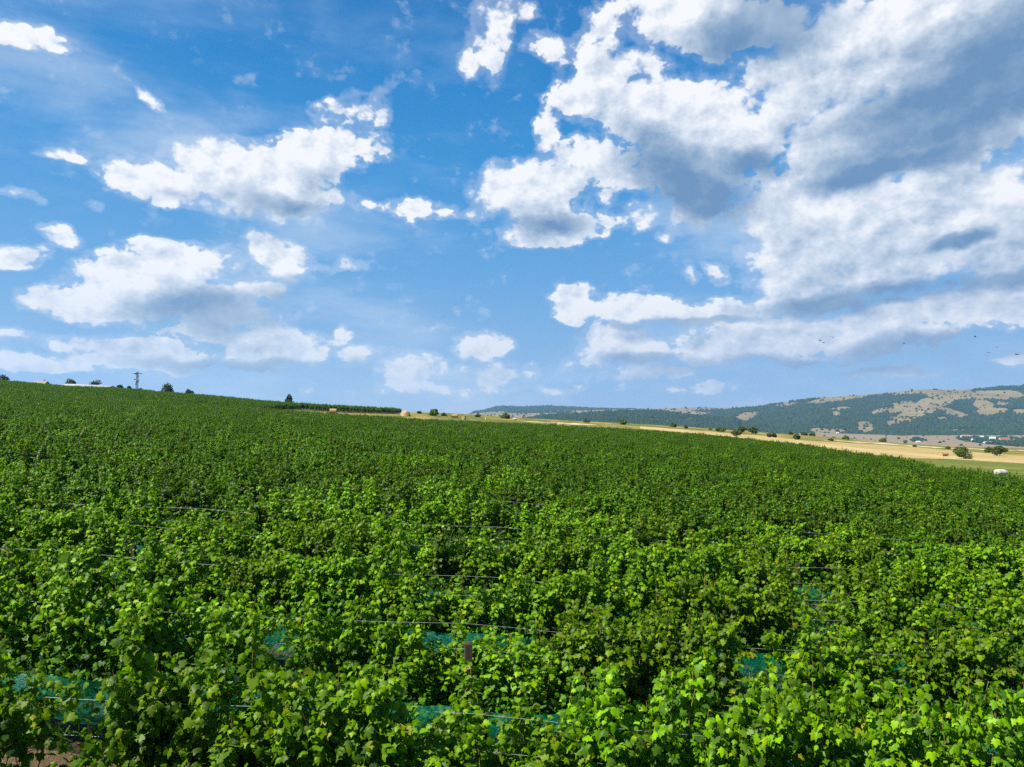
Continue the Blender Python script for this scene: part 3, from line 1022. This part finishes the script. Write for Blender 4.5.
def build_post():
    m = MB()
    h, w = 2.32, .042
    zs = [-.3, .6, 1.4, h - .03, h]
    ws = [w, w, w * .97, w * .96, w * .72]
    V = np.array([[sx * q, sy * q, z] for z, q in zip(zs, ws) for sx, sy in ((-1, -1), (1, -1), (1, 1), (-1, 1))])
    V[:, :2] += rp.normal(0, .0022, (len(V), 2))
    Q = [[i * 4 + a, i * 4 + (a + 1) % 4, (i + 1) * 4 + (a + 1) % 4, (i + 1) * 4 + a] for i in range(4) for a in range(4)] + [[16, 17, 18, 19]]
    m.add(V, Q)
    return m


post0 = staple0 = None
VISIBLE_POSTS = 0
for k in range(1, 21):
    y = row_y(k)
    for j in range(-4, 5):
        x = col_x(j, y)
        if abs(x / y) > .80:
            continue
        if k == 1:
            continue
        if post0 is None:
            post0 = build_post().build('trellis_post', M_POST)
            sb = MB()
            for z in (1.1, 1.5, 1.8):
                sb.box((0, -.052, z), (.05, .012, .02))
            staple0 = sb.build('wire_clips', M_WIRE, post0)
            o = post0
        else:
            o = post0.copy()
            COL.objects.link(o)
            if k < 9:
                c = staple0.copy()
                COL.objects.link(c)
                c.parent = o
        o.location = (x, y - .14, float(zg(x, y)) + rp.uniform(-.05, .07) + (.10 if k < 9 else 0))
        if k == 3 and j == 0:
            o.location.z += .16
            o.location.y -= .06
        if k == 2 and j == 0:
            o.scale = (1, 1, .56)
        o.rotation_euler = (rp.normal(0, .02), rp.normal(0, .025), rp.normal(0, .12))
        cname = ['', 'first', 'second', 'third', 'fourth', 'fifth'][abs(j)] + (' to the right of the centre line' if j > 0 else ' to the left of the centre line') if j else 'centre'
        lab = f"dark weathered wooden post, {cname + ' one' if j == 0 else cname}, {row_name(k)}" if k <= 16 else 'dark weathered wooden post far up the vineyard'
        tag(o, lab, 'post', 'trellis posts of the vineyard')

WN = {1.1: 'lowest', 1.5: 'middle', 1.8: 'top'}
for k in range(2, 11):
    y = row_y(k)
    half = .80 * y + 3
    for h in WN:
        xs = np.arange(-half, half + .1, .575)
        ph = ((xs - col_x(0, y)) / 6.9) % 1
        m = MB()
        m.tube(np.column_stack([xs, 0 * xs + y - .06 + .006 * np.sin(xs * 3 + h), zg(xs, 0 * xs + y) + h - .09 * np.sin(np.pi * ph)]), (.0015 if k < 4 else .0018) if k < 6 else .0024, 5)
        o = m.build('trellis_wire', M_WIRE, None, True)
        tag(o, f"{WN[h]} steel wire strung along the {row_name(k)} of vines", 'wire', 'trellis wires')

for k in range(2, 11):
    y = row_y(k)
    half = .80 * y + 3
    xs = np.arange(-half, half, .11)
    prof = np.array([(-.30, .94), (-.33, .84), (-.36, .72), (-.34, .56), (-.27, .42), (-.10, .37), (.10, .37), (.27, .42), (.34, .56), (.36, .72), (.33, .84), (.30, .94)])
    Pz = prof[None, :, 1] + .10 * (vnoise(xs * .7, 0 * xs, k)[:, None] - .5) + .05 * (vnoise(xs[:, None] * 3.1, np.arange(12)[None] * .9, k + 3) - .5)
    Py = prof[None, :, 0] * (1 + .5 * (vnoise(xs[:, None] * 1.6, np.arange(12)[None] * .5, k + 7) - .5)) + .05 * (vnoise(xs[:, None] * 6, np.arange(12)[None] * .8, k + 8) - .5)
    X = np.repeat(xs[:, None], 12, 1)
    V = np.stack([X, y + Py, zg(X, y + Py) + Pz], -1).reshape(-1, 3)
    o = obj('vine_netting', npmesh('vine_netting', V, [grid_faces(len(xs), 12)], [M_NET], True))
    tag(o, f"teal green netting wrapped round the fruit zone of the {row_name(k)}", 'netting', 'netting along the vine rows')

# ------------------------------------------------------------------ trees and bushes
QUAD = np.array([(-.5, 0, 0), (.5, 0, 0), (.45, 1, .12), (-.45, 1, .12)])
QT = np.array([(0, 1, 2), (0, 2, 3)])


def plant(name, label, cat, group, loc, w, h, seed, leafm, base=.0, n=900, leaf=.3, lobes=8):
    """a tree or bush: limbs in a trunk mesh and a crown of leaf sprays gathered in uneven lobes"""
    q = np.random.default_rng(seed)
    t = empty(name, loc, q.uniform(0, 6))
    tag(t, label, cat, group)
    ch = h * (1 - base)
    C = []
    for i in range(lobes):
        a, rr = q.uniform(0, 6.28), math.sqrt(q.uniform(.0, 1)) * w * .32
        zz = h * base + ch * q.uniform(.22, .80) * (1 - .35 * (rr / (w * .5)))
        C.append((rr * math.cos(a), rr * math.sin(a), zz, q.uniform(.16, .30) * w))
    C.append((0, 0, h - ch * .30, .22 * w))
    tk = MB()
    tk.tube([(0, 0, -.8), (.02 * w, 0, h * .2), (0, .02 * w, h * .5), (0, 0, h * .8)], np.array([.040, .034, .022, .008]) * h, 7)
    for c in C[:6]:
        tk.tube([(0, 0, h * .15), (c[0] * .5, c[1] * .5, (c[2] + h * .15) * .5), c[:3]], np.array([.02, .014, .005]) * h, 5)
    C = np.array(C)
    k = q.integers(0, len(C), n)
    d = norm(q.normal(0, 1, (n, 3)))
    rad = C[k, 3] * q.uniform(.35, 1.08, n) ** .6
    P = C[k, :3] + d * rad[:, None] * np.array([1, 1, min(1.0, 1.1 * ch / w)])
    P[:, 2] = np.clip(P[:, 2], .05 * h, h * 1.02)
    nn = d + q.normal(0, .5, (n, 3)) + np.array([0, 0, .5])
    me = leaves_mesh('crown', P, q.normal(0, 1, (n, 3)), nn, leaf * q.uniform(.6, 1.3, n), np.clip(q.uniform(-.6, .8, n), 0, 1), leafm, QUAD, QT, q)
    tk.build('trunk', M_TRUNK, t, True)
    obj('crown', me, t)
    return t


seedc = [500]


def meadow_bush(px, py, wpx, hpx, label, name='bush', m=None, group=None):
    x, y, z = hit(px, py, float(de(ray(px, py)[0])) + 2, 430)
    k = y / F
    seedc[0] += 1
    return plant(name, label, 'bush', group, (x, y, z), wpx * k * 1.02, hpx * k * 1.04, seedc[0], m or M_BUSH, n=2600 if wpx > 11 else 1100, leaf=max(.17, .9 * k))


meadow_bush(963.5, 459, 15.5, 13, 'round dark green bush standing alone on the stubble field at right')
meadow_bush(1000, 456, 14, 9.5, 'wide dark bush right of the round bush in the grass')
meadow_bush(988.5, 452.5, 7, 5, 'small low bush touching the left side of the wide bush')
BUSH = [(736.5, 436, 10, 6, 'larger bush at the left front of the clump beside the stubble'), (743, 432.3, 8, 5.5, 'rounded bush behind the clump by the stubble field'), (753, 433.6, 10, 7, 'tallest dark bush of the clump by the stubble field'),
        (720.5, 431.5, 10, 4.5, 'low wide bush left of the clump by the stubble'), (772, 437.4, 9.5, 5, 'low bush just right of the clump by the stubble'), (797, 439.6, 8, 5.5, 'bright green bush at the tip of the stubble field'),
        (791, 434.6, 4, 2.4, 'tiny dark bush behind the bright green one'), (804.5, 435.4, 7, 2.8, 'left one of two flat dark bushes on the meadow rim'), (812.5, 436, 6, 2.6, 'right one of two flat dark bushes on the meadow rim'),
        (846, 439.4, 8, 3.6, 'dark bush on the rim above the start of the straw swath'), (883, 442, 7, 3.6, 'lone bush on the straw swath below the brown valley fields'), (831, 440.7, 5, 1.8, 'flat scrubby bush at the left tip of the straw swath'),
        (622.5, 424.6, 8, 6, 'single round tree like bush at the middle of the meadow rim'), (673, 427, 7, 4, 'dark bush on the rim between the round bush and the clump'), (686, 428.4, 3, 2.6, 'very small bush right beside the dark one on the rim'),
        (586, 422.4, 7, 2.6, 'flat bush on the rim left of the round one'), (435, 416, 12.5, 7, 'dark rounded bush on the skyline right of the second vine block'), (444, 416, 5, 3, 'small bush leaning on the right of the skyline bush'),
        (505, 418.6, 10, 5.8, 'dark round bush below the left end of the farthest ridge'), (478, 417, 6, 2.8, 'low bush between the hay bales and the round bush'), (420, 413.6, 5, 2, 'low scrub beside the golden hay stack'),
        (914.5, 447, 3, 1.5, 'tiny scrub at the right half of the straw swath'), (948, 449, 5, 2, 'scrub on the rim left of the round dark bush'), (710, 430, 4, 2, 'small scrub at the left of the low wide bush')]
for b in BUSH:
    meadow_bush(*b, group='bushes along the meadow')


def ridge_tree(px, py_base, wpx, hpx, label, extra=22, name='tree', base=.12):
    u = ray(px, py_base)[0]
    y = float(df(u)) + extra
    e = ray(px, py_base)[1]
    k = y / F
    z0 = float(zg(u * y, y))
    ztop = (ray(px, py_base - hpx)[1]) * y
    seedc[0] += 1
    return plant(name, label, 'tree', 'trees on the skyline', (u * y, y, z0), wpx * k * 1.25, (ztop - z0) * 1.06, seedc[0], M_TREE, base, 1300, 1.0 * k, 9)


ridge_tree(2, 381.5, 12, 8.5, 'dark tree cut off by the left edge of the photo on the skyline')
ridge_tree(69.5, 386, 12, 9, 'round dark tree standing behind the left end of the pale shed')
ridge_tree(97, 386.5, 13, 8, 'dark tree behind the middle of the pale shed roof')
ridge_tree(119.5, 388.5, 6, 5, 'small grey green tree off the right end of the pale shed')
ridge_tree(129, 389, 4, 4.5, 'thin young tree just left of the radio mast')
ridge_tree(140, 390, 8, 3, 'low scrubby tree at the foot of the radio mast')
ridge_tree(167, 391.8, 14.5, 9.5, 'largest round tree on the skyline right of the mast')
ridge_tree(188, 393, 9, 5.5, 'smaller tree right of the largest skyline tree')
ridge_tree(289, 401, 8.5, 8, 'lone small tree on the bare skyline above the lane', 8)
ridge_tree(60, 386, 4, 3, 'low bush at the left end of the pale shed')

# ------------------------------------------------------------------ hay bales
def bale(px, py, wpx, hpx, label, name='hay_bale', m=None, rz=0.3, round_=True, d=None):
    if d:
        u, e = ray(px, py)
        x, y, z = u * d, d, float(zg(u * d, d))
    else:
        x, y, z = hit(px, py, float(de(ray(px, py)[0])) + 1, 430)
    k = y / F
    L, H = wpx * k, hpx * k
    q = np.random.default_rng(int(px))
    b = MB()
    if round_:
        n, nl = 28, 9
        xs = np.linspace(-L / 2, L / 2, nl)
        Rr = H / 2
        th = np.arange(n) * 2 * np.pi / n
        prof = np.array([.93, .985, 1, 1, .99, 1, 1, .985, .93]) if m is None else np.array([.70, .90, .98, 1, 1, 1, .98, .90, .70])
        V = []
        for i in range(nl):
            rr = Rr * prof[i] * (1 + q.normal(0, .014, n))
            V.append(np.column_stack([np.full(n, xs[i]) + q.normal(0, .01, n), rr * np.cos(th), np.maximum(rr * np.sin(th), -Rr * .93) + Rr * .93]))
        V = np.vstack(V)
        Q = [[i * n + a, i * n + (a + 1) % n, (i + 1) * n + (a + 1) % n, (i + 1) * n + a] for i in range(nl - 1) for a in range(n)]
        # rolled ends: rings drawn in towards the core
        T = []
        for e_, sgn in ((0, -1), (nl - 1, 1)):
            prev = list(range(e_ * n, e_ * n + n))
            for f_, dx in ((.7, .02), (.4, .0), (.15, .025)):
                st = len(V)
                V = np.vstack([V, np.column_stack([np.full(n, xs[e_] + sgn * (dx + .015) * H), Rr * f_ * np.cos(th), Rr * f_ * np.sin(th) + Rr * .93])])
                cur = list(range(st, st + n))
                Q += [[prev[a], prev[(a + 1) % n], cur[(a + 1) % n], cur[a]] for a in range(n)]
                prev = cur
            st = len(V)
            V = np.vstack([V, [[xs[e_] + sgn * .02 * H, 0, Rr * .93]]])
            T += [[prev[a], prev[(a + 1) % n], st] for a in range(n)]
        b.add(V, Q, T)
    o = b.build(name, m or M_STRAW, None, True)
    o.location = (x, y, z - .03)
    o.rotation_euler = (0, 0, rz)
    return tag(o, label, 'hay bale')


bale(333, 413.6, 7.2, 5.2, 'round hay bale at the near end of the lane below the second vine block', rz=.25)
bale(1000.5, 475.4, 12.5, 6.6, 'large bale wrapped in white film at the right edge of the vines', 'wrapped_bale', M_WRAP, .15)
bale(944, 456.3, 7.2, 4.6, 'pale hay bale on the stubble left of the round bush', rz=.3)
bale(454.5, 417.6, 6.5, 3.6, 'brownish hay bale on the skyline right of the skyline bush', rz=.1)
bale(463.6, 419.6, 4.6, 4.2, 'dark weathered hay bale right at the edge of the vines', rz=1.3)
bale(553, 425.2, 7, 3.6, 'pinkish hay bale at the right end of the pale straw strip', rz=.2)
bale(515, 420.2, 4, 2.2, 'small whitish bale right of the dark round bush', 'wrapped_bale', M_WRAP, .2)
bale(701, 434.2, 6, 2.4, 'low hay bale close to the vines left of the bush clump', rz=.15)


def stack(px, py, wpx, hpx, label):
    x, y, z = hit(px, py, float(de(ray(px, py)[0])) + 1, 430)
    k = y / F
    W, H = wpx * k, hpx * k
    q = np.random.default_rng(3)
    b = MB()
    n = 14
    th = np.arange(n) * 2 * np.pi / n
    V, Q = [], []
    lv = [(0, 1), (.25, 1.0), (.55, .9), (.8, .62), (.95, .3), (1.0, .05)]
    for h_, f_ in lv:
        rr = W / 2 * f_ * (1 + q.normal(0, .12, n)) * (1 + .16 * np.cos(2 * th + .6))
        V.append(np.column_stack([rr * np.cos(th), rr * .8 * np.sin(th), np.full(n, H * h_) + q.normal(0, .05, n) * H]))
    for i in range(len(lv) - 1):
        Q += [[i * n + a, i * n + (a + 1) % n, (i + 1) * n + (a + 1) % n, (i + 1) * n + a] for a in range(n)]
    b.add(np.vstack(V), Q)
    o = b.build('hay_stack', M_STRAW, None, True)
    o.location = (x, y, z - .05)
    tag(o, label, 'hay stack')


stack(405.5, 416, 8.5, 5.6, 'golden heap of hay at the right end of the second vine block')

# pale stake by the vines
mb = MB()
x_, y_, z_ = hit(485.6, 420, float(de(ray(485, 420)[0])) + 1, 430)
mb.tube([(0, 0, -.2), (.02, 0, .7), (.03, 0, 1.5)], [.22, .2, .17], 8)
mb.box((.03, 0, 1.56), (.5, .5, .12))
o = mb.build('marker_post', simple('pale_concrete', (.55, .50, .38), (.42, .38, .28), 5))
o.location = (x_, y_, z_)
tag(o, 'short pale post standing in the grass left of the dark round bush', 'post')

# ------------------------------------------------------------------ buildings and mast on the crest
M_WALLW = simple('white_render', (.50, .49, .46), (.42, .41, .38), 1.5, .8)
M_ROOFR = simple('red_tiles', (.33, .11, .065), (.25, .08, .05), 2, .8)
M_ROOFO = simple('orange_tiles', (.40, .18, .09), (.31, .14, .07), 2, .8)
M_ROOFG = simple('pale_sheet_roof', (.36, .36, .35), (.22, .22, .22), .12, .5)
M_ROOFT = simple('sandy_tiles', (.27, .22, .15), (.22, .18, .12), 1.5, .8)
M_GLASS = simple('dark_window', (.02, .025, .03), (.03, .035, .04), 1, .15, spec=.6)
M_STEEL = simple('mast_steel', (.07, .075, .12), (.04, .045, .08), 2, .5, metallic=.3)
M_DRUM = simple('antenna_cover', (.10, .10, .15), (.06, .06, .10), 2, .5)


def house(name, label, loc, L, Wd, wall_h, roof_h, rz, wallm, roofm, nwin=3):
    t = empty(name, loc, rz)
    tag(t, label, 'shed' if 'shed' in name else 'house')
    b = MB()
    b.box((0, 0, wall_h / 2 - 3), (L, Wd, wall_h + 6))
    b.add([(-L / 2, -Wd / 2, wall_h), (-L / 2, Wd / 2, wall_h), (-L / 2, 0, wall_h + roof_h), (L / 2, -Wd / 2, wall_h), (L / 2, Wd / 2, wall_h), (L / 2, 0, wall_h + roof_h)], (), [[0, 2, 1], [3, 4, 5]])
    b.build('wall', wallm, t)
    rf = MB()
    ov, th = .35, .16
    for sg in (-1, 1):
        e0 = np.array([(-L / 2 - ov, sg * (Wd / 2 + ov), wall_h - ov * roof_h / (Wd / 2) + .01), (L / 2 + ov, sg * (Wd / 2 + ov), wall_h - ov * roof_h / (Wd / 2) + .01), (L / 2 + ov, sg * .004, wall_h + roof_h + .01), (-L / 2 - ov, sg * .004, wall_h + roof_h + .01)])
        e1 = e0 + np.array([0, 0, th])
        rf.add(np.vstack([e0, e1]), [[0, 3, 2, 1], [4, 5, 6, 7], [0, 1, 5, 4], [1, 2, 6, 5], [2, 3, 7, 6], [3, 0, 4, 7]])
    ro = rf.build('roof', roofm, t)
    if nwin:
        for i in range(nwin):
            wx = -L / 2 + L * (i + .5) / nwin
            w_ = MB()
            w_.box((wx, -Wd / 2 - .03, wall_h * .58), (min(1.3, L / nwin * .45), .08, wall_h * .42))
            w_.build('window', M_GLASS, t)
        c = MB()
        c.box((L * .22, Wd * .12, wall_h + roof_h * 1.1), (.7, .7, 1.3))
        c.build('chimney', wallm, ro)
    return t


def crest_pt(px, py, extra):
    u, e = ray(px, py)
    y = float(df(u)) + extra
    return u * y, y, e * y


a, b_ = crest_pt(66, 384.0, 16), crest_pt(112, 386.0, 16)
L = math.hypot(b_[0] - a[0], b_[1] - a[1])
tt = house('long_shed', 'long low shed with a pale roof on the skyline at left', ((a[0] + b_[0]) / 2, (a[1] + b_[1]) / 2, (a[2] + b_[2]) / 2 - 2.6), L, 7, 1.7, .9, math.atan2(b_[1] - a[1], b_[0] - a[0]), M_WALLW, M_ROOFG, 0)
tt.rotation_euler.y = math.atan2(a[2] - b_[2], L)
p = crest_pt(41, 381.3, 18)
house('house', 'small house with a sandy roof on the skyline left of the shed', (p[0], p[1], p[2] - 3.6), 5.2, 4.5, 2.2, 1.4, .1, M_ROOFT, M_ROOFT, 1)


def mast():
    px = 137.5
    x, y, ztop = crest_pt(px, 372.2, 90)
    z0 = float(zg(x, y))
    H = ztop - z0
    t = empty('radio_mast', (x, y, z0))
    tag(t, 'tall steel lattice mast with two clusters of antennas on the skyline', 'mast')
    b = MB()
    w = .62
    for sx, sy in ((-1, -1), (1, -1), (1, 1), (-1, 1)):
        b.tube([(sx * w, sy * w, -1), (sx * w * .55, sy * w * .55, H)], [.10, .08], 6)
    n = 14
    for i in range(n):
        f0, f1 = 1 - .45 * i / n, 1 - .45 * (i + 1) / n
        za, zb = H * i / n, H * (i + 1) / n
        c = [(-1, -1), (1, -1), (1, 1), (-1, 1)]
        for k in range(4):
            p_, q_ = c[k], c[(k + 1) % 4]
            b.tube([(p_[0] * w * f0, p_[1] * w * f0, za), (q_[0] * w * f1, q_[1] * w * f1, zb)], .04, 4)
            b.tube([(p_[0] * w * f1, p_[1] * w * f1, zb), (q_[0] * w * f1, q_[1] * w * f1, zb)], .06, 4)
    b.build('lattice', M_STEEL, t)
    k = y / F
    for (dx, pyy, sz) in ((-.5, 374.2, 1.1), (.9, 373.0, 1.0), (1.3, 376.2, 1.5), (-1.2, 379.5, 1.0), (.5, 382.2, 1.7), (1.5, 381.0, 1.5), (-.1, 384.2, 1.2)):
        zz = ray(px, pyy)[1] * y - z0
        d_ = MB()
        d_.tube([(dx * k * 1.2, -1.0, zz), (dx * k * 1.2, -1.55, zz)], [sz * k * .62, sz * k * .5], 12)
        d_.tube([(dx * k * .6, -.4, zz), (dx * k * 1.2, -1.0, zz)], .07, 5)
        d_.build('antenna', M_DRUM, t)
    pl = MB()
    pl.box((0, 0, ray(px, 373.4)[1] * y - z0), (4.4, 1.9, .25))
    pl.build('platform', M_STEEL, t)
    rd = MB()
    rd.tube([(0, 0, H - .2), (0, 0, H + .8)], [.06, .03], 5)
    rd.build('lightning_rod', M_STEEL, t)


mast()

# ------------------------------------------------------------------ village on the valley floor
for (px, py, wpx, hpx, roofm, rz, label) in [
        (963.5, 437.6, 10, 2.6, M_ROOFO, .05, 'long house with an orange roof at the left end of the village'), (970, 441.2, 2.6, 3.2, M_WALLW, .8, 'narrow white gabled house below the orange roof'),
        (979.5, 438.4, 4.4, 2.6, M_WALLW, .3, 'white house between the orange and the red roof'), (990, 440.2, 5.4, 3.4, M_WALLW, -.25, 'bright white house left of the red roofed one'),
        (1002, 441.6, 11, 4.0, M_ROOFR, .08, 'wide white house under a red roof, largest in the village'), (985, 443.4, 8, 1.9, M_ROOFG, .1, 'low grey shed at the front of the village'),
        (1011.5, 440.6, 3, 1.6, M_ROOFG, .2, 'small pale house right of the red roofed one'), (916, 442.6, 4, 1.6, M_WALLW, .1, 'lone white farmhouse out on the brown fields'), (836, 432.6, 2.6, 1.4, M_WALLW, .2, 'tiny white house at the foot of the mountain')]:
    q = np.linspace(0, 1, 400)
    pts, _ = at_valley(np.full(400, float(px)), q)
    e = ray(px, py)[1]
    i = int(np.argmin(abs(pts[:, 2] / pts[:, 1] - e)))
    x, y, z = pts[i]
    k = y / F
    W, H = wpx * k, hpx * k
    house('village_house', label, (x, y, z), W * .95, min(W * .8, 9), H * .52, H * .50, rz, M_WALLW, roofm, 2 if wpx < 5 else 4)

# ------------------------------------------------------------------ birds
M_BIRD = simple('bird_feathers', (.03, .03, .035), (.06, .055, .05), 20, .7)
for i, (px, py, s, flap, rz, label) in enumerate([
        (820.5, 340.5, .9, .5, .4, 'leftmost dark bird of the three near the low cloud'), (823.7, 342.6, .8, .1, 1.2, 'lowest dark bird of the three near the low cloud'), (832.6, 337.4, 1.05, .7, -.5, 'highest dark bird of the three near the low cloud'),
        (904.3, 343.4, .8, .3, .2, 'single bird gliding apart between the two flocks'), (975.3, 336.8, .8, .6, .9, 'highest bird of the flock at far right'), (988.5, 352.6, .8, .0, .1, 'lowest small bird of the flock at far right'),
        (996.8, 347.4, .9, .5, -.8, 'middle bird of the flock at far right'), (1017.3, 354.4, 1.15, .35, .3, 'rightmost and largest bird of the flock')]):
    u, e = ray(px, py)
    y = 130.0
    t = empty('bird', (u * y, y, e * y), rz)
    tag(t, label, 'bird', 'birds in the sky')
    b = MB()
    s *= .30
    b.tube(np.array([(0, -1.0, 0), (0, -.75, .03), (0, -.3, .02), (0, .35, 0), (0, .8, .03), (0, 1.05, .04), (0, 1.3, .02)]) * s, np.array([.03, .12, .2, .22, .12, .13, .02]) * s, 8)
    b.add(np.array([(-.22, -1.35, .0), (.22, -1.35, .0), (.05, -.7, .04), (-.05, -.7, .04), (-.22, -1.35, .04), (.22, -1.35, .04), (.05, -.7, .08), (-.05, -.7, .08)]) * s, [[0, 1, 2, 3], [7, 6, 5, 4], [0, 4, 5, 1], [1, 5, 6, 2], [2, 6, 7, 3], [3, 7, 4, 0]])
    b.build('body', M_BIRD, t, True)
    for sg in (-1, 1):
        wgt = MB()
        top = np.array([(0.1, .45, .1), (.1, -.25, .1), (.9, .55, .1 + .8 * flap), (.95, -.2, .1 + .75 * flap), (1.9, .05, .1 + 1.1 * flap), (1.8, -.3, .08 + 1.05 * flap)])
        top[:, 0] *= sg
        V = np.vstack([top, top - [0, 0, .06]]) * s
        Q = [[0, 2, 3, 1], [2, 4, 5, 3], [6, 7, 9, 8], [8, 9, 11, 10], [0, 6, 8, 2], [2, 8, 10, 4], [4, 10, 11, 5], [5, 11, 9, 3], [3, 9, 7, 1], [1, 7, 6, 0]]
        wgt.add(V, Q)
        wgt.build('wing', M_BIRD, t)

# ------------------------------------------------------------------ air
def haze():
    m, t, out = mat('air')
    v = t.n('ShaderNodeVolumePrincipled', {'Color': (.32, .56, .92, 1), 'Density': HAZE, 'Anisotropy': .2})
    t.t.links.new(v.outputs[0], out.inputs['Volume'])
    b = MB()
    x, y0, y1, z0, z1 = 29000, -300, 9500, -95, 640
    b.add([(-x, y0, z0), (x, y0, z0), (x, y1, z0), (-x, y1, z0), (-x, y0, z1), (x, y0, z1), (x, y1, z1), (-x, y1, z1)], [[0, 3, 2, 1], [4, 5, 6, 7], [0, 1, 5, 4], [1, 2, 6, 5], [2, 3, 7, 6], [3, 0, 4, 7]])
    o = b.build('haze', m)
    tag(o, 'clear air that turns the far hills blue', 'haze', kind='stuff')


HAZE = 6.5e-5
haze()
